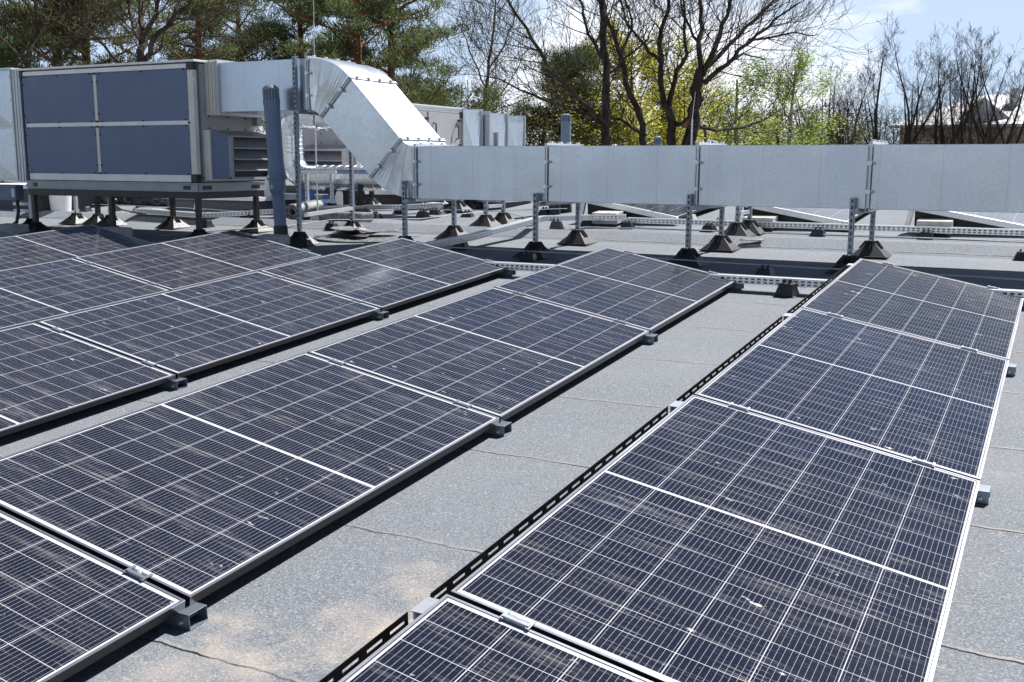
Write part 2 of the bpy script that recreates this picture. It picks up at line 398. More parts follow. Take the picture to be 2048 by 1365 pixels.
# ---------------------------------------------------------------- solar panels
PW, PL, TILT, Z0, GAP = 1.134, 1.961, .188, .08, .019
ct, st = cos(TILT), sin(TILT)
ROWS = dict(R=(-.1939, 6.049), M=(-2.2286, 6.047), L=(-4.2695, 6.0565), K=(-6.3449, 6.09), J=(-8.3114, 6.03), I=(-10.36, 6.03))
def PM(a, b, dz=0): return RM(a-PW/2*ct, b+PL/2, Z0+PW/2*st+dz) @ Matrix.Rotation(TILT, 4, 'Y')
panel0 = None; frame0 = None; defl0 = None
def make_panel(label, mat, group):
    t = T('solar_panel', label, 'solar panel', mat=mat, group=group)
    b = MB()
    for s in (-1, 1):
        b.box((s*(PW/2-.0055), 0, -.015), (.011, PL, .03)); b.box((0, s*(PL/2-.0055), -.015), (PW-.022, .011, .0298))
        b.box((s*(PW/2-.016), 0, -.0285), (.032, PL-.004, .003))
    b.move((0, 0, -.0022)); t.part('frame', b, M['alu_shaded'])  # sides below the bright lip carry painted shade
    b = MB()
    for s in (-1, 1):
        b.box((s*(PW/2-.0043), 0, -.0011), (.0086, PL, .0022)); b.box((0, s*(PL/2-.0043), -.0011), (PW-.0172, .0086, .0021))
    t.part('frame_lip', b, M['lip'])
    t.part('glass', MB().box((0, 0, -.0042), (PW-.022, PL-.022, .005)), M['cells'])
    return t.o
def frame_parts(t):
    hx = -PW*ct
    b = MB(); x0, x1, w, h, k = hx-.05, .036, .0375, .05, .0022   # open steel channel, tube section
    b.bb(x0, x1, -w, w, .002, .002+k); b.bb(x0, x1, -w, -w+k, .002+k, h-k); b.bb(x0, x1, w-k, w, .002+k, h-k); b.bb(x0, x1, -w, w, h-k, h)
    b.bb(x0, x1-.02, -w+k, w-k, .028, .030)
    br = t.part('base_rail', b, M['alu_side'], bev=.0008)
    b = MB(); b.tube([(x1-.03, -w-.012, .022), (x1-.03, -w+.004, .022)], .004, 6); b.tube([(x1-.03, -w-.006, .022), (x1-.03, -w-.001, .022)], .008, 6)
    t.part('bolt', b, M['gal_bright'], parent=br)
    b = MB(); b.bar((-.06, 0, Z0-.060), (hx+.01, 0, Z0+PW*st-.060), .05, .036); t.part('sloped_rail', b, M['alu_side'], bev=.001)
    b = MB(); b.bb(hx-.09, hx+.02, -.036, .036, .004, .236); t.part('upright', b, M['alu_side'], bev=.002)
    b = MB(); b.bb(hx-.094, hx+.03, -.042, .042, .238, .2405); t.part('top_plate', b, M['gal_bright'])
    for s in (.2, .93):
        px_, pz_ = hx+s*ct, Z0+PW*st-s*st
        rot = Matrix.Rotation(TILT, 3, 'Y')
        b = MB(); b.box((px_, -.010, pz_+.004), (.075, .012, .012), rot)
        for q in (-.036, .036): b.box(Vector((px_, 0, pz_+.003)) + rot @ Vector((q, 0, .002)), (.010, .044, .0035), rot)
        c = t.part('clamp', b, M['strut'])
        b = MB(); b.lathe(Vector((px_, .001, pz_)) , [(.0075, 0), (.0075, .008), (.004, .011)], 8, rot); t.part('bolt', b, M['gal_bright'], parent=c)
def make_frame(label, mat, group):
    t = T('mounting_frame', label, 'mounting frame', mat=mat, group=group); frame_parts(t); return t.o
def make_defl(label, mat, group):
    t = T('wind_deflector', label, 'wind deflector', mat=mat, group=group); hx = 0
    o = Vector((-.035, -.935, .012)); w = Vector((.02, 0, 1)).normalized(); n_ = Vector((1, 0, -.02)).normalized()
    b = MB(); b.perf(o, (0, 1, 0), w, 1.87, [(0, .206, True), (.206, .2155, False), (.2155, .232, True)], .098, .066, 0)
    b.add([o, o+Vector((-.12, 0, -.008)), o+Vector((-.12, 1.87, -.008)), o+Vector((0, 1.87, 0))], [(0,1,2,3)])
    t.part('slotted_sheet', b, M['deflector'], sol=.0022)
    b = MB()
    for y in (-.93, .93): b.bb(-.03, .05, y-.004, y+.004, .16, .2)
    t.part('bracket', b, M['blacksteel'])
    return t.o
def onscreen(P, m=160):
    d = P-CAM; f = d.dot(FWD)
    if f < .3: return False
    x = 1024+FPX*d.dot(RGT)/f; y = 682.5-FPX*d.dot(UPV)/f
    return -m < x < 2048+m and -m < y < 1365+m
RN = dict(R='right row', M='second row from right', L='third row from right', K='fourth row from right', J='fifth row from right', I='leftmost row')
IN = {4: 'farthest', 3: 'second farthest', 2: 'third farthest', 1: 'fourth farthest', 0: 'fifth farthest'}
LABELS = {('R',4): 'dusty solar panel at the far end of the right row, below the strut post',
 ('R',3): 'dusty bluish solar panel, second from the far end of the right row',
 ('R',2): 'large scratched solar panel in the right foreground, with wiped dust streaks',
 ('R',1): 'nearest solar panel of the right row, cut off by the bottom edge',
 ('M',4): 'farthest solar panel left of the open roof strip',
 ('M',3): 'second farthest solar panel left of the open roof strip',
 ('M',2): 'large solar panel in the left foreground, long side along the open roof strip',
 ('M',1): 'nearest solar panel at the lower left corner, next to the open channel end'}
def in_view(a, b):
    m = PM(a, b); return any(onscreen(m @ Vector((x, y, 0))) for x in (-.5, 0, .5) for y in (-.9, 0, .9))
for rn, (a, b4) in ROWS.items():
    for i in (4, 3, 2, 1, 0):
        b = b4+(i-4)*(PL+GAP)
        if rn in 'RM' and i == 0: continue
        if not in_view(a, b): continue
        lab = LABELS.get((rn, i), 'framed solar panel, %s panel of the %s' % (IN[i], RN[rn]))
        m = PM(a+rnd(-.002, .002), b, rnd(-.001, .001)); grp = 'solar panels of the near field'
        if panel0 is None: panel0 = make_panel(lab, m, grp)
        else: again(panel0, lab, mat=m, group=grp)
        hx = a-PW*ct
        dm = RM(hx-.062, b+PL/2, 0)
        dl = 'black slotted sheet beside the %s panel of the %s' % (IN[i], RN[rn])
        if defl0 is None: defl0 = make_defl(dl, dm, 'black slotted wind deflectors')
        else: again(defl0, dl, mat=dm, group='black slotted wind deflectors')
        for e in ([1, 0] if i == 4 else [0]):
            u = b+PL+GAP/2 if e else b-GAP/2
            where = 'beyond the farthest panel' if e else 'at the near end of the %s panel' % IN[i]
            fl = 'channel bracket %s, %s' % (where, RN[rn]); fm = RM(a, u, 0)
            if frame0 is None: frame0 = make_frame(fl, fm, 'panel mounting frames')
            else: again(frame0, fl, mat=fm, group='panel mounting frames')
# back field behind the duct
for q, hxw in enumerate((-5.13, -3.2, -1.37)):
    a = hxw+PW*ct; nm = ['left', 'middle', 'right'][q]
    dy = 11.82
    base = Matrix.Translation((0, 0, .035))
    for i in range(2):
        b = (dy-OR.y)/cos(BETA)+i*(PL+GAP)
        again(panel0, 'solar panel %s in the %s row behind the long duct' % (['first', 'second'][i], nm), mat=base @ PM(a, b), group='solar panels behind the duct')
    b = (dy-OR.y)/cos(BETA)
    tf = T('mounting_frame', 'pale triangular panel support under the %s row behind the long duct' % nm, 'mounting frame', mat=base @ RM(a, b-.06, 0), group='triangular panel supports behind the duct')
    hx = -PW*ct
    tf.part('base_rail', MB().bb(hx-.10, .05, -.03, .03, .002, .062), M['gal_bright'], bev=.003)
    tf.part('sloped_rail', MB().bar((.03, 0, .055), (hx-.02, 0, Z0+PW*st-.035), .05, .062), M['gal_bright'], bev=.003)
    tf.part('upright', MB().bar((hx-.085, 0, .062), (hx-.035, 0, Z0+PW*st-.01), .05, .045, up=(0, 1, 0)), M['gal_bright'], bev=.003)
    tf.part('dark_sheet', MB().add([(hx-.02, .05, .01), (-.2, .05, .01), (-.2, .05, .09), (hx-.02, .05, .22)], [(0, 1, 2, 3)]), M['deflector'], sol=.003)
# the triangular supports behind the duct are pale: own sloped beam seen side-on
# ---------------------------------------------------------------- strut posts and pyramid feet
def foot_mb(b, s=.31):
    s *= 1.1; b.frus((0, 0, .001), (s, s), (s-.01, s-.01), .012); b.frus((0, 0, .013), (s*.92, s*.92), (s*.24, s*.24), .115)
    b.frus((0, 0, .128), (s*.24, s*.24), (s*.24, s*.24), .02)
    for a in range(4):
        m = Matrix.Rotation(a*pi/2, 3, 'Z')
        for o_ in (-.022, 0, .022): b.bar(m @ Vector((o_, .045, .146)), m @ Vector((o_*1.3, .10, .075)), .004, .02)
    return b
def strut_mb(b, h, w=.041, z=.14):
    d = w/2
    rows = [(0, .012, True), (.012, .029, False), (.029, w, True)]
    b.perf((-d, -d, z), (0, 0, 1), (1, 0, 0), h-z, rows, .052, .028, 0)       # slotted face towards the camera
    b.bb(-d, -d+.0025, -d, d, z, h); b.bb(d-.0025, d, -d, d, z, h)
    b.bb(-d+.0025, d-.0025, d-.0025, d, z, h)
    b.bb(-d+.0026, d-.0026, -d+.003, -d+.0045, z, z+.0)
    return b
def post(label, x, y, ztop, group, mat='strut', turned=False, footmat='feet'):
    z = rs(y); t = T('strut_post', label, 'support post', loc=(x, y, z), group=group)
    f = foot_mb(MB()); f.move((x, y, z)); t.part('foot', f, M[footmat], bev=.003)
    s = strut_mb(MB(), ztop-z)
    if turned: s.v = [(-p[1], p[0], p[2]) for p in s.v]
    s.move((x, y, z)); t.part('post', s, M[mat])
    b = MB(); b.lathe((x, y-.026, z+.150), [(.010, 0), (.010, .010)], 8, Matrix.Rotation(pi/2, 3, 'X')); t.part('bolt', b, M['gal_bright'])
    return t
FX = [-6.07, -4.55, -3.0, -1.575]
ZT = [1.325, 1.225, 1.24, 1.235]
PN = ['beside the lower elbow of the duct', 'under the first flange right of the elbow', 'under the middle duct flange', 'under the right duct flange, behind the panel corner']
for x, zt, nme in zip(FX, ZT, PN):
    post('front slotted strut post '+nme, x, 9.165, zt, 'strut posts under the long duct')
    post('rear slotted strut post '+nme, x+.02, 10.13, 1.12, 'strut posts under the long duct', turned=False)
post('tall slotted strut post in front of the upper duct', -7.455, 9.16, 2.63, 'strut posts under the long duct')
post('rear strut post above the pile of membrane offcuts', -7.5, 10.2, 2.05, 'strut posts under the long duct')
# cross bars under the duct
for x, nme in zip(FX+[-7.455], PN+['at the tall front post']):
    z = 1.118 if x > -7 else 2.045
    b = MB(); b.bb(x+.021, x+.062, 9.13, 10.2, z-.02, z+.018)
    solo('cross_bar', b, M['strut'], 'strut cross bar carrying the duct '+nme, 'cross bar', loc=(x, 9.6, z), group='cross bars under the duct')
b = MB(); b.bar((-7.44, 9.2, .93), (-7.49, 10.17, .97), .041, .041)
solo('cross_bar', b, M['gal_bright'], 'low pale strut bar joining the tall post to the rear post', 'cross bar', loc=(-7.46, 9.7, .95), group='cross bars under the duct')
for x, nme in ((-3.03, 'middle'), (-6.06, 'left')):
    post('far strut post of the %s pair behind the duct' % nme, x, 10.88, 1.13, 'far strut pairs behind the duct')
    post('farther strut post of the %s pair behind the duct' % nme, x+.02, 11.28, 1.13, 'far strut pairs behind the duct')
    b = MB(); b.bb(x-.0, x+.03, 10.9, 11.27, .98, 1.02)
    solo('cross_bar', b, M['gal_bright'], 'short bar between the far strut pair %s' % ('left of the diagonal tray' if x < -5 else 'beside the middle concrete block'), 'cross bar', loc=(x, 11.05, 1.0), group='cross bars under the duct')
# ---------------------------------------------------------------- the long air duct
DY0, DY1 = 9.225, 10.05
t = T('air_duct', 'long rectangular galvanised air duct stepping down from the roof unit and running to the right', 'air duct', loc=(-4, 9.6, 1.14))
joints = [-5.965, -4.465, -2.955, -1.465, .05, 1.55]
for i in range(5):
    b = MB(); b.bb(joints[i]+.02, joints[i+1]-.02, DY0, DY1, 1.14, 1.675); t.part('duct_section', b, M['duct'], bev=.003)
b = MB(); b.bb(-8.62, -7.345, DY0, DY1, 2.065, 2.61); t.part('duct_section', b, M['duct'], bev=.003)
def ring(t, c, ang, w=.545):
    """flange pair at centre c (x,z); ang = direction of the flange line in xz"""
    u = Vector((cos(ang), 0, sin(ang))); n_ = Vector((-sin(ang), 0, cos(ang)))
    c = Vector((c[0], 0, c[1])); o = .022
    for s in (-.011, .011):
        b = MB()
        for e in (-1, 1):
            p = c+n_*s+u*e*(w/2+o/2)
            b.bar(p+Vector((0, DY0-o, 0)), p+Vector((0, DY1+o, 0)), .005, o, up=u)
        for y in (DY0-o/2, DY1+o/2):
            b.bar(c+n_*s-u*w/2+Vector((0, y, 0)), c+n_*s+u*w/2+Vector((0, y, 0)), .005, o, up=(0, 1, 0)) if False else b.box(c+n_*s+Vector((0, y, 0)), (w, o, .005), Matrix((u, Vector((0,1,0)), n_)).transposed())
        t.part('flange', b, M['gal'])
    # inner cover strip and screw clamps
    b = MB(); b.box(c+Vector((0, DY0-.006, 0)), (w-.03, .010, .014), Matrix((u, Vector((0,1,0)), n_)).transposed()); t.part('cover_strip', b, M['gal_bright'])
    for q in (-.22, .21)[:2]:
        p = c+u*(q*w*1.0)+Vector((0, DY0-.03, 0))
        b = MB(); b.box(p, (.034, .02, .036), Matrix((u, Vector((0,1,0)), n_)).transposed()); cl = t.part('clamp', b, M['gal_bright'])
        b = MB(); b.lathe(p-n_*-.0+Vector((0, -.002, 0))-n_*.028, [(.011, 0), (.011, .012)], 6, Matrix.Rotation(pi/2, 3, 'Y')); t.part('bolt', b, M['bluebolt'], parent=cl)
    for k in range(4):
        p = c+u*(w/2+o+.006)+Vector((0, DY0+.1+k*.21, 0)); b = MB(); b.box(p, (.03, .03, .02)); t.part('clamp', b, M['gal_bright'])
for j in joints[:5]: ring(t, (j, 1.4075), pi/2)
ring(t, (-7.325, 2.3375), pi/2)
E1, E2, E3, E4 = (-6.77, 2.385), (-7.165, 1.99), (-6.145, 1.75), (-6.525, 1.355)
a1 = atan2(E1[1]-E2[1], E1[0]-E2[0])
ring(t, ((E1[0]+E2[0])/2, (E1[1]+E2[1])/2), a1); ring(t, ((E3[0]+E4[0])/2, (E3[1]+E4[1])/2), a1)
def strip(t, name, up, lo, mat):
    """closed duct piece from two matched polylines in xz"""
    n = len(up); vs = []; fo = lambda i: -.016 if i in (3, 8) else 0
    for (x, z) in up: vs += [(x, DY0, z), (x, DY1, z)]
    for (x, z) in lo: vs += [(x, DY0, z), (x, DY1, z)]
    if n > 2:
        for i in range(n): q = ((i % 4)-1.5)*.007; vs.append((up[i][0]*.5+lo[i][0]*.5, DY0+q, up[i][1]*.5+lo[i][1]*.5))
    fs = []
    for i in range(n-1):
        fs.append((2*i, 2*i+2, 2*i+3, 2*i+1)); o = 2*n
        fs.append((o+2*i, o+2*i+1, o+2*i+3, o+2*i+2))
        if n > 2: fs += [(2*i, 4*n+i, 4*n+i+1, 2*i+2), (4*n+i, o+2*i, o+2*i+2, 4*n+i+1)]
        else: fs.append((2*i, o+2*i, o+2*i+2, 2*i+2))
        fs.append((2*i+1, 2*i+3, o+2*i+3, o+2*i+1))
    b = MB(); b.add(vs, fs); return t.part(name, b, mat)
def bez(p0, p1, p2, n): return [((1-s)**2*p0[0]+2*s*(1-s)*p1[0]+s*s*p2[0], (1-s)**2*p0[1]+2*s*(1-s)*p1[1]+s*s*p2[1]) for s in [i/n for i in range(n+1)]]
e = .012; du, dz_ = cos(a1-pi/2)*e, sin(a1-pi/2)*e
strip(t, 'elbow', bez((-7.305, 2.61), (-6.98, 2.60), (E1[0]-du, E1[1]-dz_), 12), bez((-7.305, 2.065), (-7.235, 2.06), (E2[0]-du, E2[1]-dz_), 12), M['duct_b'])
strip(t, 'sloped_section', [(E1[0]+du, E1[1]+dz_), (E3[0]-du, E3[1]-dz_)], [(E2[0]+du, E2[1]+dz_), (E4[0]-du, E4[1]-dz_)], M['duct_b'])
strip(t, 'elbow', bez((E3[0]+du, E3[1]+dz_), (-6.08, 1.678), (-5.985, 1.675), 12), bez((E4[0]+du, E4[1]+dz_), (-6.30, 1.145), (-5.985, 1.14), 12), M['duct_b'])
b = MB()
for k in range(5): b.bb(-8.76+.028*k, -8.74+.028*k, 9.17-.006*(k % 2), 10.08, 2.03, 2.64)
b.bb(-8.76, -8.62, 9.18, 10.07, 2.04, 2.63); t.part('sleeve', b, M['profile_b'])
b = MB(); b.bb(-8.62, -8.59, 9.19, 10.08, 2.03, 2.645); t.part('flange', b, M['gal'])
# ---------------------------------------------------------------- roof unit 1
AX0, AX1, AY0, AY1, AZ0, AZ1 = -11.66, -8.765, 9.0, 10.12, 1.275, 2.615
t = T('air_handling_unit', 'large grey-blue panelled air handling unit on a black steel stand', 'ventilation unit', loc=(-10.2, 9.55, 1.17))
b = MB(); b.bb(AX0+.02, AX1-.02, AY0+.03, AY1-.02, AZ0, AZ1-.01); t.part('casing', b, M['base'])
xm = -10.34; zm = 1.945
for (x0, x1) in ((AX0+.035, xm-.03), (xm+.03, AX1-.085)):
    for (z0, z1) in ((AZ0+.085, zm-.022), (zm+.022, AZ1-.075)):
        b = MB(); b.bb(x0, x1, AY0, AY0+.03, z0, z1); p = t.part('panel', b, M['ahu'], bev=.002)
        b = MB()
        for x in (x0+.06, (x0+x1)/2, x1-.06):
            for z in (z0+.008, z1-.008): b.box((x, AY0-.005, z), (.018, .01, .018))
        for x in (x0+.008, x1-.008):
            for z in (z0+.1, z1-.1): b.box((x, AY0-.005, z), (.018, .01, .018))
        t.part('screw_caps', b, M['blackplastic'], parent=p)

for (x0, x1, z0, z1) in ((AX0+.06, AX1-.10, AZ1-.07, AZ1-.02), (AX0+.06, AX1-.10, AZ0, AZ0+.082), (AX0+.06, AX1-.09, zm-.024, zm+.024)):
    b = MB(); b.bb(x0, x1, AY0-.008, AY0+.03, z0, z1); t.part('horizontal_profile', b, M['profile'], bev=.004)
for q in ((AX1-.085, AX1, AY0-.01, AY0+.05, AZ0+.09, AZ1-.09), (xm-.024, xm+.024, AY0-.006, AY0+.03, AZ0+.10, zm-.04), (xm-.024, xm+.024, AY0-.006, AY0+.03, zm+.04, AZ1-.09), (AX1-.05, AX1+.006, AY1-.06, AY1, AZ0+.09, AZ1-.09)):
    b = MB(); b.bb(*q); t.part('vertical_profile', b, M['profile_b'], bev=.004)
CP_ = [((x, AY0+.02, z), (.09 if x > -10 else .05, .075, .088)) for x in (AX0+.03, AX1-.045) for z in (AZ0+.045, AZ1-.045)]
CP_ += [((x, AY0-.006, z), (.044, .012, .022)) for x, z in ((xm, zm+.03), (xm, zm-.03), (xm, AZ1-.085), (xm, AZ0+.09), (AX0+.045, zm), (AX1-.09, zm))] + [((AX1-.01, AY1-.03, AZ0+.045), (.05, .07, .09))]
for c_, s_ in CP_: t.part('corner_piece', MB().box(c_, s_), M['blackplastic'], bev=.004)
b = MB(); b.bb(AX0-.02, AX1+.05, AY0-.04, AY1+.03, AZ1-.005, AZ1+.018); b.bb(-10.35, -10.1, 9.3, 9.5, AZ1+.018, AZ1+.04); t.part('top_sheet', b, M['profile'], bev=.003)
b = MB(); b.bb(AX0+.02, AX1+.0, AY0-.012, AY0+.0, 1.175, 1.255); b.bb(AX1, AX1+.012, AY0, AY1, 1.175, 1.255)
b.bb(AX0+.02, AX1+.02, AY0-.03, AY1, 1.255, 1.268); b.bb(AX0+.02, AX1+.02, AY0-.03, AY1, 1.165, 1.176); t.part('base_frame', b, M['base'])
b = MB(); b.bb(AX1-.22, AX1-.11, AY0-.0145, AY0-.012, 1.19, 1.235); b.bb(AX1+.0125, AX1+.0145, AY0+.05, AY0+.2, 1.19, 1.235); b.bb(AX0+.12, AX0+.2, AY0-.0145, AY0-.012, 1.19, 1.24); b.bb(AX1+.0125, AX1+.0145, AY1-.25, AY1-.1, 1.19, 1.235); t.part('lifting_hole', b, M['blackplastic'])
b = MB(); b.bb(AX1-.015, AX1+.012, AY0+.09, AY1-.06, AZ0+.06, AZ1-.02); ep = t.part('end_panel', b, M['ahugrey'])
b = MB()
for y in (9.2, 9.5, 9.8, 10.0):
    for z in (1.885, 2.02): b.box((AX1+.016, y, z), (.01, .018, .018))
t.part('screw_caps', b, M['blackplastic'], parent=ep)
# louvre hood on the right end
b = MB(); HX0, HX1, HY0, HY1 = -8.66, -8.38, 9.13, 10.02
b.bb(AX1, HX0, 9.10, 10.06, AZ0+.02, 1.865); t.part('sleeve', b, M['profile_b'], bev=.006)
b = MB()
b.add([(HX0, HY0, 1.31), (HX1-.03, HY0, 1.31), (HX1-.03, HY0, 1.80), (HX0, HY0, 1.86)], [(0,1,2,3)])
hd = t.part('louvre_hood_cheek', b, M['ahu'], sol=.004)
b = MB(); b.add([(HX0, HY1, 1.31), (HX1-.03, HY1, 1.31), (HX1-.03, HY1, 1.80), (HX0, HY1, 1.86)], [(0,1,2,3)])
b.add([(HX0, HY0, 1.862), (HX1+.01, HY0, 1.80), (HX1+.01, HY1, 1.80), (HX0, HY1, 1.862)], [(0,1,2,3)])
b.add([(HX0, HY0, 1.312), (HX1+.04, HY0, 1.312), (HX1+.04, HY1, 1.312), (HX0, HY1, 1.312)], [(0,1,2,3)])
b.bb(HX1-.035, HX1, HY0, HY0+.045, 1.315, 1.80); b.bb(HX1-.035, HX1, HY1-.045, HY1, 1.315, 1.80); b.bb(HX1-.01, HX1+.012, HY0, HY1, 1.785, 1.80)
b.bb(HX1-.03, HX1+.02, HY0, HY1, 1.313, 1.335)
t.part('louvre_hood', b, M['hood'], sol=.003)
b = MB()
for z in (1.655, 1.53, 1.405): b.add([(HX1-.20, HY0+.04, z+.15), (HX1+.0, HY0+.04, z+.012), (HX1+.0, HY1-.04, z+.012), (HX1-.20, HY1-.04, z+.15)], [(0,1,2,3)]); b.bb(HX1-.004, HX1+.022, HY0+.04, HY1-.04, z, z+.012)
t.part('louvre_blade', b, M['hood'], sol=.003)
b = MB(); b.bb(HX1-.14, HX1-.135, HY0+.04, HY1-.04, 1.335, 1.43)
t.part('insect_mesh', b, M['blackplastic'])
# left end: sleeve and cross-broken transition
b = MB()
for k in range(5): b.bb(AX0-.14+.028*k, AX0-.12+.028*k, 8.985-.006*(k % 2), 10.15, AZ0-.03, AZ1+.02)
b.bb(AX0-.14, AX0, 8.99, 10.14, AZ0-.03, AZ1+.015); t.part('end_sleeve', b, M['gal'], bev=.003)
b = MB(); x0, x1, y0 = AX0-1.5, AX0-.15, 9.0
z0, z1 = AZ0-.0, AZ1+.02; zc = (z0+z1)/2
b.add([(x1, y0, z0), (x1, y0, zc-.03), (x1-.62, y0-.035, zc-.32), (x0, y0, z0)], [(0,1,2),(0,2,3)])
b.add([(x1, y0, zc-.03), (x1-.62, y0-.035, zc-.32), (x0, y0, z0), (x0, y0, zc-.03)], [(0,3,1),(1,3,2)][:0] or [(0,3,1),(1,3,2)])
b.add([(x1, y0, z1), (x1, y0, zc-.03), (x1-.62, y0-.035, zc+.34), (x0, y0, z1), (x0, y0, zc-.03)], [(0,2,1),(0,3,2),(2,3,4),(2,4,1)])
b.bb(x0, x1, y0+.03, 10.13, z0, z1); b.bb(x0, x1, y0-.02, y0+.02, zc-.036, zc-.024)
t.part('transition_duct', b, M['duct_b'])
b = MB(); b.bb(x0, x1+.02, y0-.03, 10.17, z1, z1+.02); b.bb(x1-.012, x1+.01, y0-.03, y0, z0, z1); b.bb(x0, x1, y0-.02, y0+.01, z0-.02, z0)
for q in range(5): b.box((x1-.02, y0-.025, z0+.15+.28*q), (.02, .02, .02))
t.part('flange', b, M['gal'])
# small actuator above the hood
b = MB(); b.bb(-8.70, -8.62, 9.86, 9.96, 1.93, 2.05); q = t.part('junction_box', b, M['hood'], bev=.006)
b = MB(); b.tube([(-8.66, 9.9, 1.93), (-8.65, 9.92, 1.88), (-8.62, 9.98, 1.86), (-8.66, 10.04, 1.9), (-8.70, 10.02, 2.05)], .006, 6); t.part('cable', b, M['cable'], parent=q)
# steel stand
t = T('steel_stand', 'black steel stand with pyramid feet carrying the large roof unit', 'stand', loc=(-10.2, 9.55, rs(9.5)))
b = MB(); b.bb(AX0+.04, AX1+.02, AY0-.03, AY0+.04, 1.085, 1.163); b.bb(AX0+.04, AX1+.02, AY1-.1, AY1-.03, 1.085, 1.163); b.bb(AX1-.05, AX1+.02, AY0+.04, AY1-.1, 1.087, 1.161); b.bb(AX0+.04, AX0+.11, AY0+.04, AY1-.1, 1.087, 1.161)
t.part('beam', b, M['blacksteel'], bev=.003)
for x in (AX0+.10, -10.23, AX1-.02):
    for y in (AY0+.005, AY1-.14):
        if x == -10.23 and y < 9.5: x = -10.18
        b = MB(); b.bb(x-.027, x+.027, y-.027, y+.027, rs(y)+.13, 1.085); t.part('leg', b, M['blacksteel'], bev=.002)
        b = foot_mb(MB()); b.move((x, y, rs(y))); t.part('foot', b, M['feet'], bev=.003)
# galvanised posts of the neighbouring stand (left)
for x, y, l in ((-11.98, 9.98, 'galvanised post beside the black bucket, under the large unit'), (-11.25, 9.92, 'galvanised post right of the white bucket, under the large unit')):
    post(l, x, y, 1.15, 'galvanised posts under the large unit', mat='gal_bright')
tl = T('strut_post', 'round post with electrical box at the left edge', 'support post', loc=(-12.02, 9.3, rs(9.3)))
b = MB(); b.tube([(-12.02, 9.3, rs(9.3)+.13), (-12.02, 9.3, 1.27)], .026, 12); tl.part('post', b, M['gal'], smooth=True)
b = foot_mb(MB()); b.move((-12.02, 9.3, rs(9.3))); tl.part('foot', b, M['blackplastic'])
b = MB(); b.bb(-12.3, -11.95, 9.25, 9.27, .93, .97); b.bb(-12.3, -11.95, 9.25, 9.27, .84, .88); b.box((-11.98, 9.26, 1.12), (.06, .03, .03)); b.box((-11.98, 9.26, 1.2), (.06, .03, .03)); tl.part('bracket', b, M['gal'])
te = T('electrical_box', 'grey-blue electrical box with a white label at the left edge', 'electrical box', loc=(-12.2, 9.2, 1.0))
b = MB(); b.bb(-12.42, -12.06, 9.12, 9.24, 1.0, 1.2); te.part('housing', b, M['ahu'], bev=.006)
b = MB(); b.bb(-12.14, -12.08, 9.116, 9.1195, 1.04, 1.15); te.part('label', b, M['sticker'])
b = MB(); b.tube([(-12.12, 9.18, 1.0), (-12.10, 9.17, .85), (-12.12, 9.15, .72), (-12.25, 9.1, .63), (-12.5, 9.0, .60)], .022, 8); te.part('cable', b, M['rubber'], smooth=True)

# ---------------------------------------------------------------- grey plastic vent pipe in front
t = T('vent_pipe', 'tall leaning dark grey plastic vent pipe in front of the upper duct', 'vent pipe', loc=(-7.62, 9.05, rs(9.05)))
A = Vector((-7.62, 9.05, .60)); B_ = Vector((-7.69, 9.03, 2.33)); d = (B_-A); H = d.length; zx = d.normalized(); xx = zx.cross(Vector((0,1,0))).normalized(); yy = zx.cross(xx)
PMx = Matrix((xx, yy, zx)).transposed()
def lat(prof, n=28): return MB().lathe(A, prof, n, PMx)
t.part('lower_pipe', lat([(.066, .12), (.066, .52), (.072, .522), (.074, .555), (.07, .56)]), M['pvc'], smooth=True)
t.part('upper_pipe', lat([(.07, .56), (.088, .60), (.089, .68), (.089, .72), (.115, .715), (.098, .80), (.095, .83), (.086, .90), (.086, H-.22), (.09, H-.22), (.092, H-.16)]), M['pvc'], smooth=True)
cp = t.part('cowl', lat([(.086, H-.16), (.09, H-.155), (.06, H-.15), (.06, H-.06), (.086, H-.055), (.088, H-.04), (.082, H-.03), (.05, H-.005), (.001, H)]), M['pvc2'], smooth=True)
b = MB()
for k in range(16):
    a = 2*pi*k/16; c = A + PMx @ Vector((cos(a)*.082, sin(a)*.082, H-.105)); b.box(c, (.012, .012, .11), PMx @ Matrix.Rotation(a, 3, 'Z'))
t.part('grille_bar', b, M['pvc2'], parent=cp)
b = MB(); b.lathe(A, [(.10, -.02), (.085, .06), (.075, .20), (.074, .22)], 20, PMx); b.box((-7.70, 9.03, .66), (.14, .16, .09)); t.part('bitumen_collar', b, M['bitdark'])
b = MB(); c = A+PMx @ Vector((.0, 0, .64)); b.box(c+Vector((-.005, -.0905, 0)), (.035, .003, .035)); sk = t.part('sticker', b, M['sticker'])
b = MB(); b.box(c+Vector((-.001, -.0925, -.002)), (.018, .002, .014)); t.part('printed_mark', b, M['ink'], parent=sk)
b = MB(); b.box(A+PMx @ Vector((0, 0, .755))+Vector((-.03, -.106, 0)), (.028, .003, .028), Matrix.Rotation(pi/4, 3, 'Y')); t.part('sticker', b, M['sticker'])
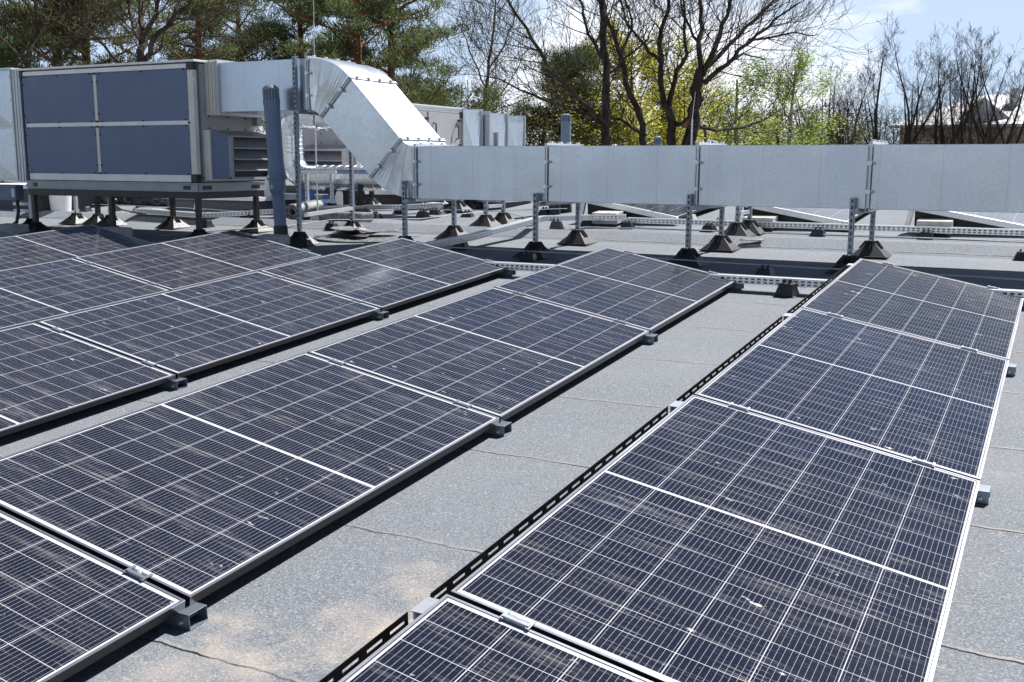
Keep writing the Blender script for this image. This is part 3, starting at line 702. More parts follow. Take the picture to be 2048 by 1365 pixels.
def smallpipe(x, y, zt, label, r=.07):
    t = T('vent_pipe', label, 'vent pipe', loc=(x, y, rs(y)), group='grey vent pipes behind the duct')
    z = rs(y); t.part('pipe', MB().lathe((x, y, 0), [(r, z+.1), (r, zt-.13), (r*1.08, zt-.13), (r*1.08, zt-.10)], 20), M['pvc2'], smooth=True)
    c = t.part('cowl', MB().lathe((x, y, 0), [(r*.7, zt-.10), (r*.7, zt-.03), (r*1.02, zt-.03), (r*1.0, zt-.015), (r*.5, zt-.002), (.001, zt)], 20), M['pvc2'], smooth=True)
    b = MB()
    for k in range(14): a = 2*pi*k/14; b.box((x+cos(a)*r*.95, y+sin(a)*r*.95, zt-.065), (.012, .012, .07), Matrix.Rotation(a, 3, 'Z'))
    t.part('grille_bar', b, M['pvc2'], parent=c)
    t.part('bitumen_collar', MB().lathe((x, y, 0), [(r*1.5, z-.02), (r*1.35, z+.1), (r*1.3, z+.24)], 18), M['bitdark'])
smallpipe(-5.9, 12.76, 2.15, 'grey vent pipe with slotted cap above the duct, left of the bare trees', .066)
smallpipe(-4.89, 13.5, 1.87, 'short grey vent pipe cap showing just above the duct', .05)
smallpipe(-4.15, 13.5, 1.81, 'lowest grey vent cap, behind the middle duct flange', .075)
# lightning rods
def rod(x, y, zt, label):
    t = T('lightning_rod', label, 'lightning rod', loc=(x, y, rs(y)), group='lightning rods')
    t.part('rod', MB().tube([(x, y, rs(y)+.05), (x, y, rs(y)+1.2)], .010, 8), M['wire'])
    t.part('tip', MB().tube([(x, y, rs(y)+1.2), (x+.03, y, zt)], [.006, .003], 6), M['wire'])
    t.part('foot', MB().frus((x, y, rs(y)), (.16, .16), (.12, .12), .06), M['concrete'])
rod(-8.45, 10.75, 3.75, 'tall thin lightning rod rising behind the upper elbow')
rod(-4.06, 12.4, 2.36, 'thin lightning rod rising behind the long duct, before the forked tree')
# ---------------------------------------------------------------- support blocks, trays, wires, concrete blocks
block0 = None
def block(px, py, label, tall=1.0, rot=0):
    """rubber support block standing at the roof point seen at px,py"""
    global block0
    d = ray(px, py); t_ = (0-CAM.z)/(d.z-TB*d.y); p = CAM+d*t_
    m = Matrix.Translation((p.x, p.y, rs(p.y))) @ ROOFROT @ Matrix.Rotation(rot, 4, 'Z') @ Matrix.Diagonal((1, 1, tall, 1))
    if block0 is None:
        t = T('support_block', label, 'support block', mat=m, group='black rubber support blocks')
        b = MB(); b.frus((0, 0, 0), (.17, .15), (.17, .15), .006); b.frus((0, 0, .006), (.15, .13), (.10, .075), .066); t.part('body', b, M['blackplastic'], bev=.003)
        for x in (-.025, .02):
            b = MB(); b.box((x, 0, .082), (.014, .03, .024)); t.part('wire_clip', b, M['blackplastic'])
        block0 = t.o; return p
    again(block0, label, mat=m, group='black rubber support blocks'); return p
BL = [(1574,592,'support block under the pale cable tray, in the sunlit roof strip'),(1530,553,'shaded support block holding the wire just behind the cable tray, right strip'),
 (1058,522,'shaded support block behind the cable tray, under the front strut foot'),(1636,476,'support block right of the middle concrete block, in front of the rear tray'),
 (1852,482,'support block in front of the rightmost concrete block'),(1255,461,'support block right of the left concrete block, in the sun'),(1050,456,'support block between the far strut pair and the diagonal tray'),
 (1010,443,'support block right of the far left strut pair'),(935,437,'support block left of the far left strut pair'),(845,437,'support block in front of the dark curb end'),(752,441,'support block in front of the black-legged frame'),
 (664,461,'support block with wire beside the pile of offcuts'),(1175,456,'support block left of the left concrete block'),(1113,468,'support block carrying the middle of the diagonal tray'),(922,499,'support block under the near end of the diagonal tray'),
 (1090,432,'support block beside the short black stub pipe'),(1440,455,'support block behind the far strut pair'),(1690,467,'support block under the rear tray, behind the right strut post'),
 (413,455,'support block under the left tray bend'),(495,443,'support block under the left tray, by the rear stand leg'),(1418,467,'support block by the rear strut pair'),
 (172,426,'support block below the black foil bundle'),(230,425,'support block right of the black foil bundle'),(277,428,'support block at the foot of the hanging cables'),(400,431,'support block with wire in front of the left curb'),
 (610,493,'shaded support block behind the concrete block by the tall post'),(870,432,'small support block at the end of the long rear tray'),(800,430,'support block under the rear tray at the elbow'),(640,434,'support block between the pale frame posts'),
 (2046,520,'support block cut off by the right edge, in the duct shadow'),(1200,455,'support block hidden beside the left concrete block')]
for px, py, l in BL[:-1]: block(px, py, l, 1.35 if px in (1574, 922, 1113, 413, 495) else 1.0, rnd(-.25, .25))
def roofpt(px, py, dz=0):
    d = ray(px, py); t_ = (dz-CAM.z)/(d.z-TB*d.y); return CAM+d*t_
def tray(pts, label, h=.06, w=.10, cables=True):
    c0 = Vector(pts[0]); t = T('cable_tray', label, 'cable tray', loc=c0, group='perforated cable trays')
    b = MB(); bl = MB()
    for p, q in zip(pts[:-1], pts[1:]):
        p = Vector(p); q = Vector(q); u = q-p; l = u.length; u.normalize(); s = Vector((-u.y, u.x, 0)).normalized(); Zv = Vector((0, 0, 1))
        b.perf(p, u, Zv, l, [(0, .010, True), (.010, .023, False), (.023, .033, True), (.033, .046, False), (.046, h, True)], .048, .028, 0)
        b.add([p+s*w, p+s*w+u*l, p+s*w+u*l+Zv*h, p+s*w+Zv*h], [(0, 1, 2, 3)])
        b.add([p, p+u*l, p+u*l+s*w, p+s*w], [(0,1,2,3)])
        for o, sg in ((0, 1), (w, -1)): b.add([p+s*o+Zv*h, q+s*o+Zv*h, q+s*(o-sg*-.010)+Zv*h, p+s*(o-sg*-.010)+Zv*h], [(0,1,2,3)])
        bl.bar(p+s*w/2+Zv*h*.96, q+s*w/2+Zv*h*.96, w*.98, .002)
    t.part('side_and_floor', b, M['gal_bright'], sol=.0015)
    t.part('lid', bl, M['gal_bright'])
    if cables:
        rr = random.Random(len(label))
        for k, mm in enumerate(('yellow', 'cable', 'cable')):
            path = []
            for p, q in zip(pts[:-1], pts[1:]):
                p = Vector(p); q = Vector(q); s = Vector((-(q-p).y, (q-p).x, 0)).normalized(); nseg = max(2, int((q-p).length/.3))
                for i in range(nseg+1): path.append(p.lerp(q, i/nseg)+s*(.018+k*.02+rr.uniform(-.012, .012))+Vector((0, 0, .02+rr.uniform(0, .015))))
            t.part('cable', MB().tube(path, .006, 5), M[mm])
    return t
def tp(x, y, h): return (x, y, rs(y)+h)
tray([tp(-4.9, 8.02, .062), tp(2.2, 8.00, .062)], 'pale perforated cable tray crossing the roof strips before the duct shadow')
tray([tp(-5.55, 8.45, .09), tp(-5.40, 9.5, .09), tp(-5.22, 10.75, .09), tp(-4.85, 11.3, .09), tp(-4.5, 11.42, .09)], 'pale perforated tray running diagonally under the duct', cables=False)
tray([tp(-4.5, 11.42, .055), tp(-3.0, 11.42, .055), tp(1.5, 11.40, .055)], 'pale perforated tray in front of the rear panel supports')
tray([tp(-11.45, 10.5, .05), tp(-10.1, 10.42, .05), tp(-9.30, 11.2, .07)], 'perforated tray behind the black stand legs')
tray([tp(-9.30, 11.2, .07), tp(-8.8, 11.75, .07), tp(-8.0, 11.95, .07), tp(-7.55, 12.35, .07)], 'perforated tray running behind the pale frame towards the curb end')
def wire(pts, label, r=.0045, mat='wire'):
    P_ = [Vector(p) for p in pts]; out = []
    for i in range(len(P_)-1):
        for k in range(6):
            s = k/6; q = P_[i].lerp(P_[i+1], s); q.z += -.0*sin(pi*s)+rnd(-.003, .003); out.append(q)
    out.append(P_[-1]); c = P_[0]
    return solo('wire', MB().tube(out, r, 5), M[mat], label, 'wire', loc=c, group='lightning protection wires')
wire([tp(-6.4, 8.9, .09), tp(-4.55, 8.92, .092), tp(-2.19, 8.78, .092), tp(-1.0, 8.75, .09), tp(1.5, 8.6, .09)], 'thin pale wire crossing the duct shadow', .006)
wire([tp(-13.2, 11.3, .09), tp(-12.2, 11.25, .092), tp(-10.7, 11.15, .092), tp(-9.9, 11.0, .09)], 'thin wire in front of the left curb')
wire([tp(-9.4, 9.0, .06), tp(-8.3, 9.9, .09), tp(-7.97, 10.41, .092), tp(-7.2, 11.2, .05), tp(-6.6, 11.9, .09), tp(-5.7, 12.4, .09)], 'thin wire passing the pile of offcuts')
wire([tp(-8.2, 11.5, .09), tp(-7.54, 11.8, .092), tp(-6.94, 11.96, .092), tp(-6.28, 11.78, .092), tp(-5.74, 11.3, .092), tp(-4.46, 11.3, .09)], 'thin wire joining the blocks behind the rear posts', .0045)
wire([tp(-4.9, 11.12, .03), tp(-3.9, 11.15, .035), tp(-3.5, 11.2, .03), tp(-2.0, 11.25, .02), tp(-.2, 11.25, .02)], 'thin wire lying before the concrete blocks', .0055)
b = MB(); b.tube([tp(-10.72, 10.9, .09), tp(-10.71, 10.92, .2), tp(-10.68, 11.15, .28)], .006, 6); b.tube([tp(-10.8, 11.12, .27), tp(-10.6, 11.2, .29)], .012, 6)
solo('wire_riser', b, M['wire'], 'short upright wire clamp before the left curb', 'wire clamp', loc=(-10.7, 10.95, .8))
# hanging cables from unit to tray
t = T('hanging_cables', 'bundle of dark and pale cables dropping from the large unit to the tray', 'cables', loc=(-11.4, 10.4, .75))
for k in range(4):
    o = k*.018; t.part('cable', MB().tube([(-11.60+o, 10.0, 1.2), (-11.58+o, 10.1, 1.0), (-11.52+o, 10.3, .86), (-11.40+o, 10.48, .80), (-11.2, 10.5, .78+k*.004)], .008, 6), M['cable' if k % 2 else 'hood'], smooth=True)
t = T('hanging_cable', 'dark cable loop and thin brace wire at the end of the dark curb', 'cable', loc=(-7.5, 12.4, .85))
t.part('cable', MB().tube([(-7.35, 12.3, 1.2), (-7.32, 12.35, 1.05), (-7.40, 12.4, .96), (-7.6, 12.4, .92)], .014, 8), M['rubber'], smooth=True)
t.part('wire', MB().tube([(-7.75, 12.4, 1.12), (-7.55, 12.5, .93)], .006, 5), M['wire'])
cb0 = None
def cblock(x, y, l, rot=0, s=(.20, .40, .14), on=.02):
    m = Matrix.Translation((x, y, rs(y)+on)) @ ROOFROT @ Matrix.Rotation(rot, 4, 'Z')
    b = MB(); b.box((0, 0, s[2]/2), s)
    o = bpy.data.objects.new('concrete_block', b.mesh('concrete_block', M['concrete'])); COL.objects.link(o); o.matrix_world = m
    mods(o, bev=.006); props(o, l, 'concrete block', 'concrete ballast blocks')
cblock(-4.78, 11.55, 'pale concrete block left, before the left triangular panel support', .06, (.31, .26, .13), .03)
cblock(-2.98, 11.62, 'pale concrete block behind the far strut pair, at the middle triangular support', .03, (.34, .28, .12), .03)
cblock(-1.17, 11.66, 'pale concrete block at the right triangular panel support', .04, (.34, .28, .13), .03)
cblock(-11.55, 8.62, 'shaded concrete block at the top end of the leftmost row, by the round post', 0, (.40, .24, .10), .06)
cblock(-9.72, 8.60, 'shaded concrete block beyond the fifth row, under the large unit', 0, (.36, .24, .10), .08)
cblock(-7.42, 8.66, 'shaded concrete block in front of the tall slotted post', 0, (.32, .2, .10), .07)
cblock(-5.42, 8.74, 'small sunlit concrete block at the corner of the third row', 0, (.2, .2, .07), .03)
# ---------------------------------------------------------------- spiral duct
t = T('spiral_duct', 'shiny spiral round duct with elbows behind the elbow of the long duct', 'round duct', loc=(-9.6, 12, 1.3))
def spiral(pts_c, r, ridges, name='spiral_pipe'):
    P0, P1 = Vector(pts_c[0]), Vector(pts_c[1]); d = P1-P0; l = d.length; zx = d.normalized()
    xx = zx.cross(Vector((.1, 1, .05))).normalized(); yy = zx.cross(xx); m = Matrix((xx, yy, zx)).transposed(); n = int(l/ridges)
    prof = []
    for i in range(n):
        z = i*l/n; prof += [(r, z), (r, z+l/n-.014), (r+.005, z+l/n-.009), (r+.005, z+l/n-.004)]
    prof.append((r, l)); b = MB(); b.lathe(P0, prof, 32, m)
    # shear the ridges into a helix look
    vs = []
    for q in b.v:
        w = Vector(q)-P0; a = w.dot(xx)/r; vs.append(tuple(Vector(q)+zx*(a*.02)))
    b.v = vs; return t.part(name, b, M['spiral'], smooth=False)
spiral([(-9.55, 12, 1.29), (-7.15, 12, 1.29)], .172, .13)
spiral([(-9.875, 12, 1.60), (-9.875, 12, 1.90)], .172, .055, 'vertical_pipe')
def elbow(c0, axis_a, axis_b, R_, r, n=5):
    b = MB(); pts = []
    A_ = Vector(axis_a); B2 = Vector(axis_b)
    for i in range(n+1):
        a = pi/2*i/n; pts.append(Vector(c0)+A_*(R_*sin(a))+B2*(R_*(1-cos(a))))
    for i in range(n):
        b.tube([pts[i], pts[i+1]], r, 32, cap=False); b.tube([pts[i+1]-(pts[i+1]-pts[i])*.03, pts[i+1]+(pts[i+1]-pts[i])*.03], r+.006, 32)
    b.tube(pts, r*.995, 32, cap=False)
    return t.part('elbow', b, M['spiral'], smooth=False)
elbow((-9.875, 12, 1.60), (0, 0, -1), (1, 0, 0), .31, .172)
elbow((-9.875, 12, 1.90), (0, 0, 1), (1, 0, 0), .26, .172, 4)
spiral([(-9.615, 12, 2.16), (-9.33, 12, 2.12)], .172, .09, 'upper_pipe')
elbow((-9.33, 12, 2.12), (1, 0, 0), (0, 1, -.0), .25, .172, 4)
# pale frame with two posts carrying it
t = T('duct_frame', 'pale slotted strut frame holding the spiral duct', 'frame', loc=(-9.1, 11.55, rs(11.5)))
for x, y in ((-9.05, 11.3), (-8.98, 11.75)):
    b = strut_mb(MB(), 1.40-rs(y) if y < 11.5 else 1.40-rs(y)); b.move((x, y, rs(y))); t.part('post', b, M['gal_bright'])
    b = foot_mb(MB()); b.move((x, y, rs(y))); t.part('foot', b, M['feet'])
b = MB(); b.bb(-9.12, -8.55, 11.27, 11.31, 1.36, 1.40); t.part('cross_bar', b, M['gal_bright'])
b = MB(); b.bar((-9.05, 11.3, .96), (-8.98, 11.75, .985), .03, .05); t.part('cross_bar', b, M['gal_bright'])
# ---------------------------------------------------------------- second unit behind
UX = -9.4
t = T('air_handling_unit', 'pale grey air handling unit with door handles behind the sloping duct', 'ventilation unit', loc=(-9.9, 14.5, 1.1))
z0, z1 = 1.15, 2.42
b = MB(); b.bb(UX-1.05, UX, 13.0, 16.0, z0, z1); t.part('casing', b, M['ahugrey'], bev=.004)
b = MB(); b.bb(UX, UX+.012, 13.0, 16.0, z1-.07, z1-.0); b.bb(UX, UX+.012, 13.0, 16.0, z0, z0+.06); b.bb(UX-1.06, UX+.03, 12.96, 16.05, z1, z1+.02)
b.bb(UX-.06, UX+.008, 12.99, 13.0, z0, z1-.08); t.part('profile', b, M['profile'])
for (y0, y1) in ((14.9, 15.9), (13.9, 14.85)):
    b = MB(); b.bb(UX+.001, UX+.022, y0, y1, z0+.08, z1-.09); dr = t.part('door', b, M['ahugrey'], bev=.003)
    for yy_ in ([y0+.15, y1-.12] if y0 > 14.5 else [y1-.15]):
        b = MB(); b.tube([(UX+.02, yy_, z1-.52), (UX+.075, yy_, z1-.50), (UX+.075, yy_, z1-.28), (UX+.02, yy_, z1-.26)], .013, 6); t.part('handle', b, M['blackplastic'], parent=dr)
    b = MB(); 
    for z in (z1-.2, z1-.62): b.box((UX+.035, y1-.02, z), (.03, .09, .035))
    t.part('hinge', b, M['blackplastic'], parent=dr)
b = MB(); b.bb(UX-.02, UX+.02, 15.92, 16.02, z1-.15, z1-.05); t.part('corner_piece', b, M['blackplastic'])
b = MB(); b.bb(UX-.85, UX-.06, 12.985, 12.999, 1.66, 2.3); ep = t.part('end_panel', b, M['ahugrey'])
b = MB()
for x in (UX-.7, UX-.42, UX-.15):
    for z in (1.80, 1.93): b.box((x, 12.98, z), (.018, .01, .018))
t.part('screw_caps', b, M['blackplastic'], parent=ep)
b = MB(); hx0, hx1, hy0, hy1 = UX-.93, UX-.10, 12.72, 13.0
b.add([(hx0, hy0, 1.70), (hx1, hy0, 1.70), (hx1-.0, hy1, 1.77), (hx0, hy1, 1.77)], [(0,1,2,3)])
b.add([(hx1, hy0, 1.2), (hx1, hy0, 1.70), (hx1, hy1, 1.77), (hx1, hy1, 1.2)], [(0,1,2,3)]); b.add([(hx0, hy0, 1.2), (hx0, hy0, 1.70), (hx0, hy1, 1.77), (hx0, hy1, 1.2)], [(0,1,2,3)])
b.bb(hx0, hx1, hy0-.01, hy0+.02, 1.675, 1.70); b.bb(hx0, hx0+.02, hy0-.005, hy0+.02, 1.2, 1.68); b.bb(hx1-.02, hx1, hy0-.005, hy0+.02, 1.2, 1.68); b.bb(hx0, hx1, hy0, hy1, 1.2, 1.21)
t.part('louvre_hood', b, M['ahugrey'], sol=.003)
b = MB()
for z in (1.52, 1.37, 1.22): b.add([(hx0+.02, hy0, z), (hx1-.02, hy0, z), (hx1-.02, hy0+.18, z+.13), (hx0+.02, hy0+.18, z+.13)], [(0,1,2,3)]); b.bb(hx0+.02, hx1-.02, hy0-.012, hy0+.004, z, z+.012)
t.part('louvre_blade', b, M['hood'], sol=.003)
def crossed(t, x, y0, y1, za, zb, name):
    ym = (y0+y1)/2; b = MB()
    b.add([(x, y0, zb), (x, y1, zb), (x+.11, ym, za+.25*(zb-za)), (x, y0, za), (x, y1, za)], [(0,2,1),(0,3,2),(1,2,4),(2,3,4)])
    b.bb(x-.9, x-.03, y0, y1, za, zb); t.part(name, b, M['duct_b'])
crossed(t, UX+.02, 16.03, 16.66, z0, z1+.0, 'transition_duct')
b = MB(); b.bb(UX-.9, UX+.04, 16.0, 16.04, z0, z1+.03); b.bb(UX-.9, UX+.05, 16.64, 16.68, z0, z1+.03); t.part('flange', b, M['gal'])
tt = T('galvanised_plenum', 'galvanised sheet plenum with cross-folded side rising behind the long duct', 'duct plenum', loc=(-9, 17.6, 1.1))
crossed(tt, UX+.12, 16.75, 17.43, z0, z1-.03, 'side_sheet'); crossed(tt, UX+.14, 17.43, 18.12, z0, z1-.05, 'side_sheet')
for q in ((UX-.8, UX+.16, 16.72, 16.76, z0, z1), (UX-.8, UX+.17, 17.41, 17.45, z0, z1-.01), (UX-.8, UX+.17, 18.10, 18.14, z0, z1-.03)):
    b = MB(); b.bb(*q); tt.part('flange', b, M['gal'])
b = MB(); b.bb(UX+.17, UX+.22, 16.9, 16.95, 1.1, 2.05); tt.part('post', b, M['strut'])
# low galvanised box under the duct
t = T('galvanised_box', 'low galvanised duct box standing on the roof behind the rear posts', 'duct box', loc=(-7.4, 13.1, rs(13)))
b = MB(); b.bb(-8.05, -6.9, 12.95, 13.85, rs(13.4)+.06, 1.22); t.part('casing', b, M['duct_b'])
b = MB(); b.bb(-8.02, -6.93, 12.97, 13.8, rs(13)-.03, rs(13.4)+.06); t.part('plinth', b, M['bitdark'])
b = MB(); b.bb(-8.06, -6.88, 12.93, 12.95, 1.18, 1.21); t.part('flange', b, M['gal'])
for x, y, nme in ((-7.36, 12.5, 'left'), (-7.42, 12.9, 'right')): post('strut post standing before the low galvanised box, %s of its pair' % nme, x, y-.05, 1.2, 'posts by the galvanised box', mat='blacksteel' if nme == 'left' else 'gal_bright')
b = MB(); b.bb(-7.95, -7.70, 12.55, 12.75, rs(12.6)+.07, rs(12.6)+.10); b.bb(-7.9, -7.75, 12.6, 12.7, rs(12.6)-.01, rs(12.6)+.07)
solo('pale_tray_end', b, M['white'], 'small pale cap beside the low galvanised box', 'cap', loc=(-7.8, 12.6, rs(12.6)))
# black-legged frame before the second unit
t = T('steel_stand', 'black legs of a small stand behind the spiral duct', 'stand', loc=(-8.7, 12.2, rs(12.2)))
for x, y in ((-8.57, 11.85), (-8.88, 12.55), (-8.12, 12.68)):
    b = MB(); b.bb(x-.027, x+.027, y-.027, y+.027, rs(y)+.13, 1.2); t.part('leg', b, M['blacksteel'])
    b = foot_mb(MB(), .29); b.move((x, y, rs(y))); t.part('foot', b, M['feet'])
b = MB(); b.bar((-8.57, 11.85, 1.2), (-8.88, 12.55, 1.2), .05, .06); b.bar((-8.88, 12.55, 1.2), (-8.12, 12.68, 1.2), .05, .06); t.part('beam', b, M['blacksteel'])
# ---------------------------------------------------------------- roof curbs with white caps
def curb(name, label, x0, x1, y0, y1, h, over=.05, dark='bit', dome=None):
    t = T(name, label, 'roof curb', loc=((x0+x1)/2, (y0+y1)/2, rs(y0)))
    b = MB(); b.bb(x0, x1, y0, y1, rs(y0)-.05, rs(y0)+h); t.part('upstand', b, M[dark])
    b = MB(); b.bb(x0-over, x1+over, y0-over, y1+over, rs(y0)+h, rs(y0)+h+.018); b.bb(x0-over, x1+over, y0-over, y0-over+.004, rs(y0)+h-.035, rs(y0)+h); b.bb(x1+over-.004, x1+over, y0-over, y1+over, rs(y0)+h-.035, rs(y0)+h)
    b.frus(((x0+x1)/2, (y0+y1)/2, rs(y0)+h+.018), (x1-x0, y1-y0), (.5, .5), .03)
    t.part('cap', b, M['white'])
    if dome:
        x, y = dome; t.part('vent_cone', MB().lathe((x, y, rs(y0)+h+.02), [(.17, 0), (.14, .05), (.10, .12), (.095, .13), (.095, .30)], 20), M['white'], smooth=True)
    return t
curb('roof_curb', 'long dark curb with white cap behind the black stand legs', -12.1, -10.30, 11.75, 13.1, .19, dome=(-10.55, 12.2))
curb('roof_curb', 'black curb with pale cap behind the front elbow post', -9.2, -7.95, 12.95, 14.0, .20, dark='bitdark', dome=(-8.4, 13.4))
t = T('bitumen_plinth', 'low bitumen-clad wall behind the curb with the white cap', 'low wall', loc=(-12, 14.6, .95)); b = MB(); b.bb(-13.6, -10.4, 14.5, 15.0, .9, 1.10); t.part('wall', b, M['bit'])
b = MB(); b.bb(-15.2, -13.7, 10.9, 12.2, rs(11)-.05, rs(11)+.34)
t = T('roof_curb', 'large dark curb with white sheet edge at the left edge of the picture', 'roof curb', loc=(-14.5, 11.2, rs(11))); t.part('upstand', b, M['bit'])
b = MB(); b.bb(-15.4, -13.4, 10.8, 12.3, rs(11)+.34, rs(11)+.40); t.part('cap', b, M['white'])
b = MB(); b.bb(-16.5, -13.2, 12.6, 13.4, rs(12.6)+.1, rs(12.6)+.62); solo('white_cabinet', b, M['white'], 'white sheet-metal cabinet behind the left curb', 'cabinet', loc=(-15, 13, rs(12.6)), bev=.01)
b = MB(); b.tube([(-13.4, 10.9, rs(10.9)+.45), (-13.30, 10.75, rs(10.7)+.01)], .008, 6); solo('rod', b, M['cable'], 'thin dark rod leaning on the left curb', 'rod', loc=(-13.3, 10.8, .75))
# ---------------------------------------------------------------- loose things
def bucket(x, y, r, h, mat, label, rim='white', lid=None):
    t = T('bucket', label, 'bucket', loc=(x, y, rs(y)))
    t.part('body', MB().lathe((x, y, rs(y)), [(r*.86, 0), (r, h*.9), (r, h)], 24), M[mat], smooth=False)
    t.part('lid' if lid else 'rim', MB().lathe((x, y, rs(y)), [(r*1.0, h-.045), (r*1.09, h-.04), (r*1.09, h-.005), (r*1.02, h+.006), (r*.9, h+.002)], 24), M[rim])
bucket(-13.23, 10.75, .165, .34, 'bucket', 'white plastic bucket with lid under the large unit', lid=1)
bucket(-13.45, 10.65, .15, .25, 'blackplastic', 'black bucket beside the white bucket', 'rubber')
b = MB(); b.lathe((-9.86, 12.3, rs(12.3)), [(.11, 0), (.115, .01), (.115, .40), (.10, .43), (.04, .45), (.04, .48)], 18)
solo('blue_drum', b, M['blue'], 'blue plastic drum behind the tall slotted post', 'drum', loc=(-9.86, 12.3, rs(12.3)), smooth=False)
t = T('paper_sack', 'white sack with an orange diamond mark beside the blue drum', 'sack', loc=(-9.45, 12.6, rs(12.6)))
b = MB(); b.frus((-9.45, 12.6, rs(12.6)), (.22, .16), (.19, .12), .42); t.part('body', b, M['bucket'], bev=.02)
b = MB(); b.box((-9.42, 12.53, rs(12.6)+.28), (.075, .004, .075), Matrix.Rotation(pi/4, 3, 'Y')); t.part('mark', b, M['orange'])
t = T('gooseneck_vent', 'black bent vent pipe behind the pale frame', 'vent pipe', loc=(-9.04, 12.0, rs(12)))
t.part('pipe', MB().tube([(-8.95, 12.1, rs(12)), (-8.95, 12.1, rs(12)+.27), (-8.98, 12.08, rs(12)+.35), (-9.06, 12.05, rs(12)+.38), (-9.16, 12.0, rs(12)+.35), (-9.2, 11.98, rs(12)+.25)], .085, 16), M['blackplastic'], smooth=True)
b = MB(); b.lathe((-9.22, 11.98, rs(12)+.1), [(.10, 0), (.095, .12), (.085, .14)], 14); t.part('blue_sleeve', b, M['blue'])
t = T('stub_pipe', 'short black stub pipe under the duct, behind the slotted post', 'vent pipe', loc=(-5.95, 12.5, rs(12.5)))
t.part('pipe', MB().lathe((-5.93, 12.5, rs(12.5)-.02), [(.085, 0), (.08, .05), (.075, .22), (.075, .23)], 18), M['bitdark'])
# roll of membrane, open spiral end
t = T('membrane_roll', 'grey roll of roofing membrane with open end behind the tall post', 'membrane roll', loc=(-8.8, 10.9, rs(10.9)))
c = Vector((-8.85, 10.72, rs(10.8)+.105)); ax_ = Vector((-.08, .62, .04)).normalized(); xx = ax_.cross(Vector((0,0,1))).normalized(); zz = xx.cross(ax_)
for k, r in enumerate((.104, .082, .06)):
    b = MB(); vs = []; n = 30
    for e_ in (0, .65-.0*k):
        for rr in (r, r-.016):
            for i in range(n): a = 2*pi*i/n; q = rr*(1+.05*sin(3*a+k)+.03*sin(7*a)); vs.append(c+ax_*(e_+.008*k)+xx*cos(a)*q+zz*sin(a)*q)
    fs = []
    for i in range(n): j = (i+1) % n; fs += [(i, j, 2*n+j, 2*n+i), (n+i, 3*n+i, 3*n+j, n+j), (i, n+i, n+j, j), (2*n+i, 2*n+j, 3*n+j, 3*n+i)]
    b.add(vs, fs); t.part('wound_layer', b, M['scrap'])
t = T('membrane_roll', 'black roll of membrane lying behind the grey roll', 'membrane roll', loc=(-8.5, 11.3, rs(11.3)))
t.part('roll', MB().tube([(-8.75, 11.15, rs(11.1)+.085), (-8.25, 11.5, rs(11.4)+.085)], .085, 18), M['bitdark'])
b = MB(); b.frus((-8.12, 10.85, rs(10.9)), (.72, .30), (.78, .30), .13)
solo('membrane_piece', b, M['scrap'], 'grey curved piece of membrane under the low pale bar', 'membrane offcut', loc=(-8.1, 10.8, rs(10.8)), bev=.03)
# offcut pile: warped sheets
def sheet(x, y, z, w, l, rot, seed, amp, mat, name, label, nx=14, ny=10, th=.006, t=None):
    rr = random.Random(seed); ph = [rr.uniform(0, 6) for _ in range(6)]; vs = []; fs = []
    for j in range(ny+1):
        for i in range(nx+1):
            u, v = i/nx-.5, j/ny-.5
            ed = 1+.10*sin(9*v+ph[0])+.06*sin(21*v+ph[1]); ee = 1+.12*sin(7*u+ph[2])
            X = u*w*ed; Y = v*l*ee; Z = amp*(.5+.5*sin(3*u+ph[3])*sin(4*v+ph[4]+u*2))*(abs(u)*1.0+.1)
            vs.append((x+X*cos(rot)-Y*sin(rot), y+X*sin(rot)+Y*cos(rot), z+max(0, Z)+(Y*cos(rot)+X*sin(rot))*TB))
    for j in range(ny):
        for i in range(nx): a = j*(nx+1)+i; fs.append((a, a+1, a+nx+2, a+nx+1))
    b = MB(); b.add(vs, fs)
    if t: return t.part(name, b, M[mat], sol=th, smooth=True)
    return solo(name, b, M[mat], label, 'membrane offcut', loc=(x, y, z), sol=th, smooth=True)
sheet(-7.05, 9.78, rs(9.78)+.008, 1.15, .62, .05, 3, .03, 'scrap', 'membrane_offcut', 'flat grey membrane offcut lying between the tall post and the elbow post')
sheet(-7.22, 9.85, rs(9.85)+.035, .52, .34, -.2, 5, .07, 'bitdark', 'membrane_offcut', 'dark crumpled membrane offcut on the flat grey one')
sheet(-7.05, 9.98, rs(9.98)+.06, .62, .22, .18, 9, .06, 'scrap', 'membrane_offcut', 'narrow folded membrane offcut on top of the pile')
sheet(-7.28, 9.82, rs(9.82)+.10, .36, .26, -.1, 12, .05, 'scrap', 'membrane_offcut', 'small pale curled offcut topmost on the pile')
sheet(-2.75, 10.42, rs(10.42)+.04, .22, .10, .3, 15, .01, 'scrap', 'membrane_offcut', 'small triangular offcut lying on the roof step, right of the rear post', 4, 4)
